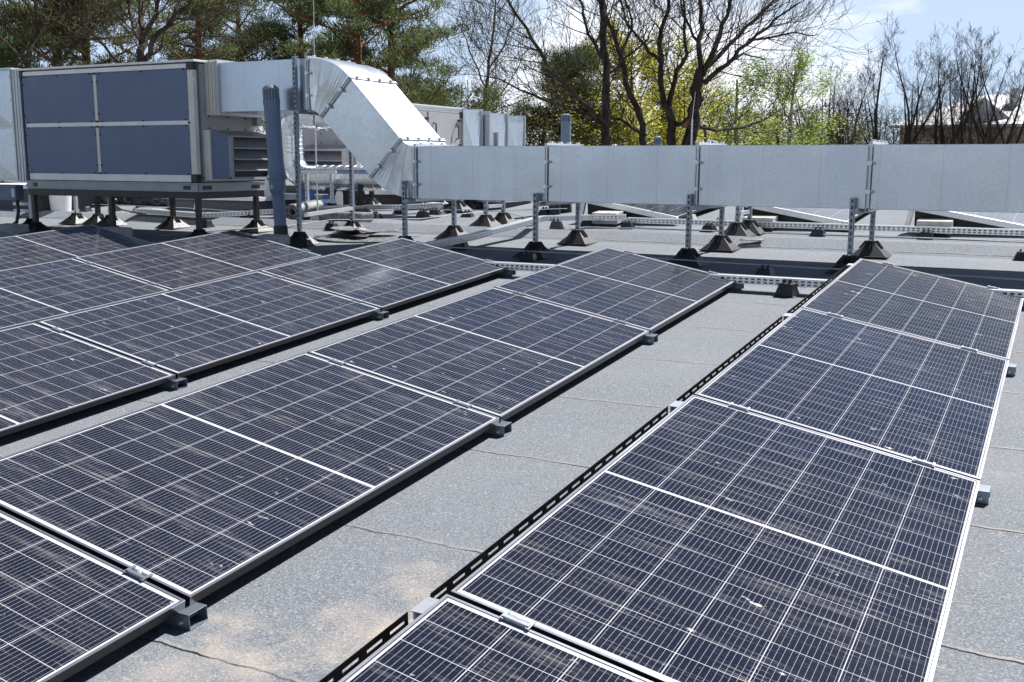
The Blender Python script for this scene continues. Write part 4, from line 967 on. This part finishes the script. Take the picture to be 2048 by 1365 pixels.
# foil bundle
def blob(c, s, seed, mat, label, name):
    rr = random.Random(seed); b = MB(); vs = []; fs = []; n, m_ = 48, 18
    ph = [rr.uniform(0, 6.3) for _ in range(12)]
    for j in range(m_+1):
        el = (j/m_)*pi/2
        for i in range(n):
            a = 2*pi*i/n
            q = 1+.14*sin(3*a+ph[0])+.10*sin(7*a+ph[1]+el*3)+.07*sin(13*a+ph[2]+el*6)+.06*sin(5*el*3+ph[3]+a*4)+.04*sin(23*a+ph[4]+9*el)
            vs.append((c[0]+s[0]*cos(a)*cos(el)*q, c[1]+s[1]*sin(a)*cos(el)*q, c[2]+s[2]*sin(el)*q))
    for j in range(m_):
        for i in range(n): k = j*n+i; k2 = j*n+(i+1) % n; fs.append((k, k2, k2+n, k+n))
    b.add(vs, fs); return solo(name, b, M[mat], label, 'foil bundle' if mat == 'foil' else 'bag', loc=c, smooth=True)
blob((-13.85, 12.1, rs(12.1)), (.55, .3, .34), 2, 'foil', 'crumpled black foil bundle behind the white bucket, left of the orange bag', 'foil_bundle')
blob((-12.75, 12.3, rs(12.3)), (.62, .3, .30), 5, 'foil', 'crumpled black foil bundle left of the long dark curb', 'foil_bundle')
blob((-13.35, 12.35, rs(12.3)+.20), (.22, .15, .16), 8, 'orange', 'orange bag between the black foil bundles', 'orange_bag')
b = MB(); b.tube([(-11.9, 11.28, rs(11.2)+.03), (-11.55, 11.2, rs(11.2)+.03)], .035, 12); solo('white_cartridge', b, M['bucket'], 'white cartridge lying before the long dark curb', 'cartridge', loc=(-11.7, 11.2, rs(11.2)))
# ---------------------------------------------------------------- trees
GZ = -4.0
def bark(name, c1, c2, scale=9):
    k = NT(name); X, Y, Z = k.xyz(); f = k.noise(scale, detail=6, stretch=(1, 1, .22))
    k.l(k.mix(k.ramp(f, .38, .62), c4(c1), c4(c2)), k.b.inputs['Base Color']); k.b.inputs['Roughness'].default_value = .9
    k.b.inputs['Specular IOR Level'].default_value = .2; k.bump(f, .6, .03); return k.m
M['bark'] = bark('dark_bark', (.030, .024, .020), (.085, .068, .055))
M['barkbrown'] = bark('brown_bark', (.040, .029, .022), (.105, .078, .058))
M['barkgrey'] = bark('pale_twig_bark', (.10, .085, .07), (.24, .20, .165))
M['pinebark'] = bark('orange_pine_bark', (.13, .058, .03), (.36, .17, .08), 6)
M['birch'] = bark('birch_bark', (.10, .09, .08), (.45, .43, .40), 5)
def leafmat(name, c1, c2, tr=.35, scale=.8):
    k = NT(name); f = k.noise(scale, detail=4); g = k.noise(14, detail=1)
    col = k.mix(k.ramp(f, .36, .64), c4(c1), c4(c2)); col = k.mix(k.ramp(g, .3, .7, 0, .5), col, c4([c*.55 for c in c1]))
    k.l(col, k.b.inputs['Base Color']); k.b.inputs['Roughness'].default_value = .6; k.b.inputs['Specular IOR Level'].default_value = .25
    tl = k.n('ShaderNodeBsdfTranslucent'); k.l(col, tl.inputs[0]); ms = k.n('ShaderNodeMixShader'); ms.inputs[0].default_value = tr
    out = [x for x in k.t.nodes if x.type == 'OUTPUT_MATERIAL'][0]; k.l(k.b.outputs[0], ms.inputs[1]); k.l(tl.outputs[0], ms.inputs[2]); k.l(ms.outputs[0], out.inputs[0]); return k.m
M['needles'] = leafmat('pine_needles', (.075, .105, .036), (.19, .22, .085), .5)
M['needles2'] = leafmat('dark_conifer_needles', (.05, .085, .035), (.12, .165, .065), .4)
M['spring'] = leafmat('spring_leaves', (.42, .45, .06), (.66, .60, .11), .6)
M['spring2'] = leafmat('fresh_birch_leaves', (.30, .42, .08), (.46, .52, .14), .58)
M['budleaf'] = leafmat('yellow_buds', (.22, .24, .05), (.35, .33, .09), .4)
M['brush'] = leafmat('brown_brush', (.12, .085, .055), (.24, .19, .11), .35, .35)
M['olive'] = leafmat('olive_brush', (.10, .11, .035), (.24, .22, .07), .4, .35)
def perp(d, rr):
    v = Vector((rr.gauss(0, 1), rr.gauss(0, 1), rr.gauss(0, 1))); v -= d*v.dot(d); return v.normalized()
def grow(b, tips, rr, p, d, L_, r, lev, maxlev, up=.12, wander=.16, ratio=.62, kids=(3, 5), ang=(.45, .95), flat=None, leafmin=2):
    n = 5 if lev < 2 else (4 if lev < 3 else 3); pts = [p.copy()]; rad = [r]; q = p.copy(); dd = d.copy(); dirs = [d.copy()]
    for i in range(n):
        dd = (dd + perp(dd, rr)*wander*rr.random()*1.5 + Vector((0, 0, up))).normalized(); q = q+dd*(L_/n)
        pts.append(q.copy()); rad.append(max(.0035, r*(1-.72*(i+1)/n))); dirs.append(dd.copy())
    b.tube(pts, rad, 6 if lev < 2 else (4 if lev == 2 else 3), cap=False)
    if lev >= leafmin: tips.extend(pts[1:])
    if lev >= maxlev: return
    k = rr.randint(*kids)
    for i in range(k):
        s = (.25+.75*(i+rr.random())/k); j = min(n-1, int(s*n)); f = s*n-j; pp = pts[j].lerp(pts[j+1], min(1, f)); bd = dirs[j+1]
        a = rr.uniform(*ang); nd = (bd*cos(a)+perp(bd, rr)*sin(a)); nd.z += .1
        if flat: nd.z *= flat
        nd.normalize(); rj = rad[j]*(1-f)+rad[j+1]*f
        grow(b, tips, rr, pp, nd, L_*ratio*rr.uniform(.7, 1.15), max(.004, rj*.62), lev+1, maxlev, up, wander*1.15, ratio, kids, ang, flat, leafmin)
def leaves(b, pts, rr, n, size, spread, droop=0):
    for _ in range(n):
        c = rr.choice(pts)+Vector((rr.gauss(0, spread), rr.gauss(0, spread), rr.gauss(0, spread)-droop*rr.random()))
        s = size*rr.uniform(.6, 1.3); u = perp(Vector((0, 0, 1)), rr)*s; w = Vector((rr.gauss(0, 1), rr.gauss(0, 1), rr.gauss(0, 1))).normalized()*s*.6
        b.add([c-u*.5, c+w*.5, c+u*.5, c-w*.5], [(0, 1, 2, 3)])
def needles(b, c, rr, rx, rz_, n, l=.17, w=.022):
    for _ in range(n):
        v = Vector((rr.gauss(0, 1), rr.gauss(0, 1), rr.gauss(0, 1))).normalized()*(rr.random()**.5)
        p = c+Vector((v.x*rx, v.y*rx, v.z*rz_)); d = Vector((v.x+rr.gauss(0, .6), v.y+rr.gauss(0, .6), abs(v.z)+.35+rr.gauss(0, .5))).normalized()*l*rr.uniform(.7, 1.3)
        s = perp(d.normalized(), rr)*w; b.add([p-s, p+s, p+d+s*.4, p+d-s*.4], [(0, 1, 2, 3)])
def treething(label, base, group=None, name='bare_tree', cat='tree'): return T(name, label, cat, loc=base, group=group)
def limbtree(label, D, limbs, seed, barkm='bark', leaf=None, nleaf=0, lsize=.05, maxlev=4, twL=2.2, kids=(3, 5), name='bare_tree', up=.10, twr=.5):
    """limbs: lists of (px, py, depth offset, radius), each limb a real tapered branch at distance D; side growth is random"""
    rr = random.Random(seed); first = limbs[0]; p0 = atD(first[0][0], first[0][1], D); base = Vector((p0.x, p0.y, GZ))
    t = treething(label, base, name=name); tb = MB(); cb = MB(); tips = []
    for li, lb in enumerate(limbs):
        pts = [atD(x, y, D+o) for x, y, o, r in lb]; rad = [r*.60 for *_, r in lb]
        if li == 0: pts = [Vector((pts[0].x, pts[0].y, GZ-.1))]+pts; rad = [rad[0]*1.35]+rad
        # subdivide with slight waviness
        P_ = []; Rr = []
        for i in range(len(pts)-1):
            for k in range(3): s = k/3; q = pts[i].lerp(pts[i+1], s); q += Vector((rr.gauss(0, .03), rr.gauss(0, .03), 0)); P_.append(q); Rr.append(rad[i]*(1-s)+rad[i+1]*s)
        P_.append(pts[-1]); Rr.append(rad[-1]); tb.tube(P_, Rr, 10 if li == 0 else 7)
        for i in range(2, len(P_)):
            if Rr[i] > .15: continue
            if P_[i].z < .8: continue
            d = (P_[i]-P_[i-1]).normalized()
            for k in range(2 if Rr[i] < .07 else 1):
                a = rr.uniform(.5, 1.1); nd = (d*cos(a)+perp(d, rr)*sin(a)).normalized()
                grow(cb, tips, rr, P_[i], nd, twL*rr.uniform(.5, 1.1), max(.006, min(Rr[i]*twr*.8, .015)), 2, maxlev, up, .2, .6, kids, (.4, .9))
    t.part('trunk', tb, M[barkm], smooth=True); t.part('branches', cb, M[barkm if barkm != 'bark' else 'barkbrown'])
    if leaf: lb_ = MB(); leaves(lb_, tips, rr, nleaf, lsize, .07); t.part('leaves', lb_, M[leaf])
    return t
limbtree('large dark bare tree whose limbs fan out to the upper right', 24,
 [[(1372,330,0,.27),(1384,240,0,.235),(1392,180,0,.21),(1402,140,0,.19)],
  [(1402,145,0,.13),(1398,80,.3,.10),(1404,20,.6,.08),(1400,-60,.8,.05)],
  [(1402,145,0,.12),(1432,90,-.4,.10),(1455,30,-.8,.07),(1475,-50,-1,.04)],
  [(1404,150,0,.12),(1445,105,.3,.09),(1490,55,.7,.07),(1540,10,1,.05),(1580,-40,1.3,.03)],
  [(1410,165,0,.11),(1455,130,-.5,.085),(1500,85,-1,.065),(1550,40,-1.4,.045),(1600,5,-1.7,.028)],
  [(1500,80,-1,.05),(1545,75,-1,.04),(1590,65,-1.2,.03),(1630,72,-1.3,.018)],
  [(1432,140,-.3,.05),(1490,108,.2,.035),(1530,120,.5,.022)],
  [(1398,90,.3,.06),(1370,40,.1,.05),(1355,-20,0,.03)],
  [(1382,250,0,.07),(1430,262,.5,.06),(1480,256,.9,.05),(1530,240,1.3,.035),(1570,215,1.6,.02)]], 11, twL=1.5, kids=(3, 4))
limbtree('bare double-stemmed tree with a torn orange branch stub, left of the fanning tree', 23.4,
 [[(1352,330,0,.19),(1342,250,0,.165),(1330,210,0,.15)],
  [(1330,212,0,.13),(1322,150,.1,.11),(1316,60,.2,.09),(1345,0,.3,.06),(1355,-60,.4,.04)],
  [(1334,215,0,.11),(1352,160,-.3,.09),(1372,110,-.5,.07),(1368,40,-.7,.05),(1358,-30,-.8,.03)],
  [(1322,125,.1,.08),(1300,105,.3,.06),(1262,60,.6,.045),(1240,0,.8,.03)],
  [(1345,250,0,.09),(1362,248,-.2,.075),(1374,238,-.35,.06)]], 12, twL=1.4)
b = MB(); p = atD(1374, 243, 23.0)
b.add([p+Vector(v) for v in ((-.10, 0, -.16), (.02, -.04, -.12), (.10, -.02, .12), (.13, 0, .24), (.03, .02, .06), (-.06, .02, -.02), (0, .06, 0))], [(0,1,2,4,5), (2,3,4), (0,5,6), (5,4,6), (4,3,6), (3,2,6), (2,1,6), (1,0,6)])
solo('torn_branch_stub', b, basic('fresh_wood', (.50, .20, .07), .8, 0, .2, 20), 'fresh orange split wood on the double-stemmed tree', 'branch stub', loc=p)
limbtree('straight dark bare tree with long low limbs reaching left', 22,
 [[(1213,330,0,.17),(1212,230,0,.15),(1209,130,0,.13),(1204,40,0,.12),(1200,-50,0,.09)],
  [(1208,125,0,.07),(1180,70,-.2,.055),(1160,10,-.4,.04),(1150,-40,-.5,.03)],
  [(1212,255,0,.10),(1165,205,-.5,.085),(1110,150,-1,.07),(1065,80,-1.4,.055),(1020,10,-1.8,.04),(1000,-40,-2,.025)],
  [(1200,235,0,.06),(1130,215,.4,.05),(1060,190,.8,.04),(1000,160,1.1,.03),(955,150,1.3,.018)],
  [(1210,160,0,.05),(1250,120,.3,.04),(1290,80,.6,.03),(1310,40,.8,.018)]], 13, twL=1.5)
limbtree('slim dark bare tree bending left between the straight tree and the double stem', 22.6,
 [[(1292,330,0,.13),(1284,250,0,.115),(1262,190,0,.105),(1240,115,0,.09),(1222,60,0,.07),(1205,-10,0,.05)],
  [(1240,115,0,.06),(1262,60,.3,.05),(1250,0,.5,.03)],
  [(1287,270,0,.06),(1240,240,-.4,.05),(1215,235,-.6,.03)]], 14, twL=1.3)
limbtree('pale slender bare birch above the plenum', 27,
 [[(965,330,0,.09),(970,220,0,.075),(978,120,0,.06),(990,30,0,.045),(1000,-30,0,.03)],
  [(972,180,0,.045),(945,120,.2,.035),(925,60,.4,.025),(920,10,.5,.015)],
  [(976,140,0,.045),(1010,90,-.2,.035),(1030,30,-.4,.025),(1040,-10,-.5,.015)],
  [(969,230,0,.04),(1000,190,.3,.03),(1030,150,.5,.02),(1045,110,.6,.012)]], 15, barkm='barkgrey', twL=1.3)
limbtree('dark multi-stemmed bare tree with small green buds behind the large unit', 21,
 [[(285,330,0,.16),(284,120,0,.135),(285,70,0,.12)],
  [(285,72,0,.10),(280,30,.2,.09),(282,-40,.4,.07)],[(287,78,0,.09),(312,30,-.3,.07),(330,-30,-.5,.05)],
  [(290,120,0,.10),(310,80,-.5,.085),(345,40,-.8,.065),(380,0,-1,.045),(410,-40,-1.2,.03)],
  [(282,100,0,.07),(262,45,.3,.055),(252,-10,.5,.04)],
  [(300,110,0,.055),(340,85,.4,.045),(400,70,.8,.035),(460,75,1.1,.025),(520,90,1.4,.014)]], 16, leaf='budleaf', nleaf=1500, lsize=.05, twL=1.6)
limbtree('reddish twiggy bare tree with pale buds at the far left', 20,
 [[(60,330,0,.11),(58,130,0,.085),(70,60,0,.07),(78,-20,0,.05)],
  [(58,140,0,.05),(20,90,.3,.04),(-20,50,.5,.03)],[(62,120,0,.05),(110,95,-.3,.04),(150,85,-.6,.03),(190,60,-.8,.018)],
  [(240,130,.6,.05),(190,70,.4,.045),(150,20,.2,.035),(120,-30,0,.025)],[(59,100,0,.045),(100,55,.3,.035),(130,10,.5,.02)]], 17, barkm='barkbrown', leaf='budleaf', nleaf=900, lsize=.04, twL=1.5)
# pines
def pine(label, px, topY, D, seed, crown0=.45, w=2.6, barkm='pinebark', needle='needles', dens=1., name='pine_tree', lean=0):
    rr = random.Random(seed); p = atD(px, topY, D); H = p.z-GZ; base = Vector((p.x, p.y, GZ)); t = treething(label, base, name=name)
    tb = MB(); n = 8; pts = []; rad = []
    for i in range(n+1): s = i/n; pts.append(Vector((base.x+lean*s*s+.12*sin(3*s+seed), base.y+.12*cos(4*s+seed), GZ+H*s))); rad.append(.19*(1-.8*s)+.02)
    tb.tube(pts, rad, 9); bb = MB(); cb = MB()
    nb = int(34*dens)
    for i in range(nb):
        s = crown0+(1-crown0)*(i/nb)**.9; j = min(n-1, int(s*n)); q = pts[j].lerp(pts[j+1], s*n-j)
        a = rr.uniform(0, 2*pi); ln = w*(1-.65*((s-crown0)/(1-crown0))**1.4)*rr.uniform(.45, 1.1); el = rr.uniform(-.15, .45)
        d = Vector((cos(a)*cos(el), sin(a)*cos(el), sin(el))); bp = [q]; dd = d.copy()
        for k in range(4): dd = (dd+Vector((rr.gauss(0, .12), rr.gauss(0, .12), .08))).normalized(); bp.append(bp[-1]+dd*ln/4)
        bb.tube(bp, [.045, .035, .025, .015, .007], 4, cap=False)
        for k in range(2, 5):
            for m_ in range(2):
                c = bp[k]+Vector((rr.gauss(0, .28), rr.gauss(0, .28), rr.gauss(0, .10)+.05))
                bb.tube([bp[k-1], c], [.012, .005], 3, cap=False)
                needles(cb, c, rr, rr.uniform(.28, .50), rr.uniform(.12, .22), int(120*dens), .14, .0105)
    t.part('trunk', tb, M[barkm], smooth=True); t.part('branches', bb, M[barkm]); t.part('crown', cb, M[needle]); return t
pA = pine('pine with orange trunk left of the dark stems, behind the large unit', 100, -150, 24, 21, .62, 2.4)
pB = pine('orange-trunked pine just behind the middle of the large unit', 152, -190, 25, 22, .60, 2.6)
pC = pine('tall pine with orange lower trunk behind the upper elbow', 775, -60, 26, 23, .50, 3.4, dens=.95)
pD = pine('pine with spreading green boughs right of the lightning rod', 705, -110, 24, 24, .58, 2.8, dens=.85)
pE = pine('dark full pine left of the tall lightning rod', 600, -20, 30, 25, .42, 2.6, needle='needles2', dens=1.0)
def cp(src, label, px, D, sc, rot):
    p = atD(px, 300, D); c = dup(src.o); c.location = (p.x, p.y, GZ); c.scale = (sc, sc, sc); c.rotation_euler.z = rot; c['label'] = label; c['group'] = 'pines behind the roof'; return c
for t_ in (pA, pB, pC, pD, pE): t_.o['group'] = 'pines behind the roof'
for a in [(pE, 'dark pine filling the upper left corner', 15, 38, .98, 1.0), (pD, 'green pine right of the dark multi-stemmed tree', 400, 29, .95, .7),
          (pC, 'broad pine above the right end of the large unit', 490, 32, .98, 3.3), (pD, 'low green pine above the sloping duct', 870, 34, .72, 2.2), (pC, 'green pine bough mass left of the slender birch', 845, 33, .72, 4.1),
          (pE, 'dark conifer behind the long-limbed bare tree', 1130, 31, .83, 2.9), (pA, 'half-hidden pine trunk beyond the left vent cap', 1160, 33, .80, 1.1), (pD, 'far pine behind the lightning rod', 655, 42, .98, 1.7)]: cp(*a)
# leafing trees
def leafy(label, px, topY, D, seed, w=2.2, leaf='spring', n=5200, size=.085, barkm='bark', droop=0, name='leafing_tree', maxlev=4, crown0=.35, group='trees in young leaf'):
    rr = random.Random(seed); p = atD(px, topY, D); H = p.z-GZ; base = Vector((p.x, p.y, GZ)); t = treething(label, base, group, name)
    tb = MB(); cb = MB(); tips = []; n_ = 7; pts = []; rad = []
    for i in range(n_+1): s = i/n_; pts.append(Vector((base.x+.2*sin(3*s+seed), base.y+.2*cos(2*s+seed), GZ+H*.93*s))); rad.append(.15*(1-.85*s)+.012)
    tb.tube(pts, rad, 8)
    for i in range(20):
        s = crown0+(1-crown0)*i/20; j = min(n_-1, int(s*n_)); q = pts[j].lerp(pts[j+1], s*n_-j); a = rr.uniform(0, 2*pi); el = rr.uniform(.35, 1.0)
        ln = w*(1.05-.75*((s-crown0)/(1-crown0)))*rr.uniform(.7, 1.1)
        grow(cb, tips, rr, q, Vector((cos(a)*cos(el), sin(a)*cos(el), sin(el))), ln, .045*(1.1-s*.7), 2, maxlev, .06, .2, .62, (3, 5), (.4, .9))
    t.part('trunk', tb, M[barkm], smooth=True); t.part('branches', cb, M['barkbrown'])
    if n: lb = MB(); leaves(lb, tips, rr, n, size, .13, droop); t.part('leaves', lb, M[leaf])
    return t
lA = leafy('yellow-green leafing tree behind the slim bending tree', 1255, 60, 31, 31, 3.0, n=19000, size=.095)
lB = leafy('yellow-green leafing tree between the fanning tree and the double stem', 1330, 90, 33, 32, 2.8, n=17000, size=.095)
lC = leafy('fresh green drooping birch right of the fanning tree', 1490, 122, 36, 33, 2.6, 'spring2', 15000, .085, 'birch', .5)
lD = leafy('taller fresh green birch beside the first, left of the bare row', 1600, 108, 37, 34, 2.6, 'spring2', 15000, .085, 'birch', .5)
leafy('brown-green bush-like tree behind the left vent cap', 1085, 175, 29, 35, 2.4, 'olive', 4200, .08)
leafy('olive leafing tree behind the slender birch', 900, 205, 34, 36, 2.4, 'olive', 4000, .08)
leafy('low yellow-green tree behind the short vent cap', 1400, 215, 30, 37, 2.4, 'spring', 5200, .075)
leafy('small yellow-green tree behind the low limb of the fanning tree', 1560, 225, 33, 38, 2.3, 'spring2', 4800, .075)
leafy('olive tree at the foot of the first bare trees on the right', 1700, 232, 38, 39, 2.2, 'olive', 3500, .08)
# row of bare trees on the right
def baretree(label, px, topY, D, seed, w=2.2):
    rr = random.Random(seed); p = atD(px, topY, D); H = p.z-GZ; base = Vector((p.x, p.y, GZ)); t = treething(label, base, 'row of bare trees on the right')
    tb = MB(); cb = MB(); tips = []; hf = H*rr.uniform(.34, .42); lean = Vector((rr.gauss(0, .12), rr.gauss(0, .12), 0))
    fork = base+Vector((0, 0, hf))+lean; tb.tube([base, base+Vector((0, 0, hf*.5))+lean*.3, fork], [.15, .125, .11], 8)
    for i in range(rr.randint(3, 4)):
        a = i*2.2+rr.uniform(-.5, .5); sp = rr.uniform(.16, .36)*w/2; q = fork.copy(); pts = [q.copy()]; rad = [.085]; n = 9; L_ = (H-hf)*rr.uniform(.80, 1.0)
        d = Vector((cos(a)*sp*2.2, sin(a)*sp*2.2, 1)).normalized()
        for k in range(n): d = (d+Vector((rr.gauss(0, .07), rr.gauss(0, .07), .10))).normalized(); q = q+d*L_/n; pts.append(q.copy()); rad.append(max(.006, .085*(1-(k+1)/n)**.8))
        tb.tube(pts, rad, 6)
        for k in range(2, n+1):
            for _ in range(2):
                aa = rr.uniform(.45, 1.0); nd = (d*cos(aa)+perp(d, rr)*sin(aa)).normalized(); sc = (1-.55*k/n)
                grow(cb, tips, rr, pts[k], nd, 1.55*sc*rr.uniform(.5, 1.1), max(.006, rad[k]*.24), 2, 5, .12, .2, .62, (2, 4), (.4, .9))
    t.part('trunk', tb, M['bark'], smooth=True); t.part('branches', cb, M['barkbrown']); return t
rA = baretree('first slim bare tree of the right row', 1690, 118, 40, 51, 1.7)
rB = baretree('bushy-topped bare tree of the right row, tallest before the gap', 1768, 45, 40, 52, 2.2)
rC = baretree('wide bare tree right of the tallest one, before the house corner', 1850, 62, 41, 53, 2.3)
rD = baretree('bare tree before the middle of the white house roof', 1925, 70, 40, 54, 2.1)
rE = baretree('high bare tree before the house ridge', 1975, 12, 38, 55, 2.4)
def bc(src, label, px, D, sc, rot):
    p = atD(px, 300, D); c = dup(src.o); c.location = (p.x, p.y, GZ); c.scale = (sc, sc, sc); c.rotation_euler.z = rot; c['label'] = label; return c
for a in [(rC, 'bare tree cut by the right edge of the picture', 2042, 40, 1.02, 2.), (rA, 'thin bare tree left of the bushy-topped one', 1655, 43, 1.0, 1.2), (rB, 'short bare tree between the bushy-topped and the wide one', 1810, 44, .92, 3.), (rD, 'bare tree beside the left slope of the house roof', 1890, 43, 1.0, 4.), (rE, 'farther bare tree behind the house ridge', 2010, 46, .98, 2.2),
          (rB, 'small bare tree behind the drooping birches', 1640, 48, .9, 5.0)]: bc(*a)
# far wood that reads as one mass
rr = random.Random(99); wb = MB(); wl = MB(); wd = MB()
for i in range(150):
    px = -350+i*18+rr.uniform(-14, 14); D = rr.uniform(46, 84); top = rr.uniform(175, 235) if px > 1000 else rr.uniform(100, 220)
    if px > 1740: D = rr.uniform(88, 110); top = rr.uniform(205, 245)
    p = atD(px, top, D); H = p.z-GZ; base = Vector((p.x, p.y, GZ)); wb.tube([base, base+Vector((rr.gauss(0, .3), 0, H*.6)), p], [.14, .08, .02], 4)
    for k in range(26):
        z = rr.uniform(.15, .97)*H; a = rr.uniform(0, 6.28); l = (1.05-z/H)*2.8+.5; q = base+Vector((0, 0, z))
        d = Vector((cos(a)*l*.7, sin(a)*l*.7, l*.7)); mid = q+d*.5+Vector((0, 0, .1)); wb.tube([q, mid, q+d], [.025, .015, .006], 3, cap=False)
        for m_ in range(4): e_ = mid+Vector((rr.gauss(0, .5), rr.gauss(0, .5), abs(rr.gauss(0, .6)))); wb.tube([mid, e_], [.010, .005], 3, cap=False)
    tgt = wd if rr.random() < .4 else wl
    for k in range(620):
        z = H*rr.uniform(.05, .95); rad = (1.1-z/H)*2.2+.3; a = rr.uniform(0, 6.28); q = rad*rr.random()**.5
        c = base+Vector((cos(a)*q, sin(a)*q, z)); s = rr.uniform(.10, .26); u = perp(Vector((0, 0, 1)), rr)*s; w = Vector((rr.gauss(0, 1), rr.gauss(0, 1), rr.gauss(0, 1))).normalized()*s*.7
        tgt.add([c-u*.5, c+w*.5, c+u*.5, c-w*.5], [(0, 1, 2, 3)])
t = T('distant_woods', None, None, loc=(0, 0, 0))
bpy.data.objects.remove(t.o)
def stuff(name, mb, m): o = solo(name, mb, m, None, None, kind='stuff'); return o
for i in range(56):
    px = 1380+i*10*(1 if i < 40 else 1.25)+rr.uniform(-6, 6); D = rr.uniform(48, 62); top = rr.uniform(228, 268) if px < 1780 else rr.uniform(250, 285)
    p = atD(px, top, D); H = p.z-GZ; base = Vector((p.x, p.y, GZ))
    for k in range(5):
        e_ = base+Vector((rr.gauss(0, .9), rr.gauss(0, .9), H*rr.uniform(.75, 1.1))); wb.tube([base, base.lerp(e_, .5), e_], [.05, .03, .006], 3, cap=False)
        for m_ in range(7):
            q = base.lerp(e_, rr.uniform(.4, .95)); wb.tube([q, q+Vector((rr.gauss(0, .5), rr.gauss(0, .5), rr.uniform(.2, .8)))], [.014, .004], 3, cap=False)
    for k in range(260):
        c = base+Vector((rr.gauss(0, 1.1), rr.gauss(0, 1.1), H*rr.uniform(.3, 1.0))); s = rr.uniform(.06, .16); u = perp(Vector((0, 0, 1)), rr)*s; w = Vector((rr.gauss(0, 1), rr.gauss(0, 1), rr.gauss(0, 1))).normalized()*s*.7
        (wd if i % 2 else wl).add([c-u*.5, c+w*.5, c+u*.5, c-w*.5], [(0, 1, 2, 3)])
stuff('distant_wood_stems', wb, M['barkbrown']); stuff('distant_wood_brush', wl, M['olive']); stuff('distant_wood_dark_foliage', wd, M['brush'])
# ---------------------------------------------------------------- house behind the bare trees
t = T('house', 'white-roofed pale house behind the row of bare trees on the right', 'house', loc=(-4, 74, GZ))
hx0, hx1, hy0, hy1, ez, rz_ = -10.2, 3.5, 70.5, 82, 3.9, 6.0
M['plaster'] = basic('pale_plaster', (.46, .42, .40), .9, 0, .08, .8); M['metalroof'] = basic('white_metal_roof', (.62, .62, .64), .45, .2, .06, 2)
M['glassd'] = basic('window_glass', (.10, .16, .17), .1, 0, .1, 2)
b = MB(); b.bb(hx0+.6, hx1, hy0+.6, hy1, GZ, ez); t.part('wall', b, M['plaster'])
b = MB(); xm = -5.2; b.add([(hx0, hy0, ez), (hx1, hy0, ez), (hx1, hy1, ez), (hx0, hy1, ez), (xm, 76, rz_), (hx1-2, 76, rz_-.1)], [(0,1,5,4),(1,2,5),(2,3,4,5),(3,0,4),(3,2,1,0)])
b.bb(hx0-.05, hx1, hy0-.05, hy0+.1, ez-.15, ez+.02)
rf = t.part('roof', b, M['metalroof'])
b = MB(); b.add([(-6.5, 71.6, 4.15), (-3.2, 71.6, 4.15), (-4.9, 71.6, 5.6), (-6.5, 76, 5.0), (-3.2, 76, 5.0), (-4.9, 76, 5.9)], [(0,1,2),(1,4,5,2),(0,2,5,3)]); b.bb(-3.6, -3.0, 74, 74.6, 5, 6.2); t.part('dormer', b, M['metalroof'], parent=rf)
for x in (-8, -1.5, 1.2):
    b = MB(); b.bb(x-.9, x+.9, hy0+.55, hy0+.6, 1.2, 2.9); w_ = t.part('window', b, M['white']); b = MB(); b.bb(x-.8, x+.8, hy0+.52, hy0+.55, 1.3, 2.8); t.part('pane', b, M['glassd'], parent=w_)
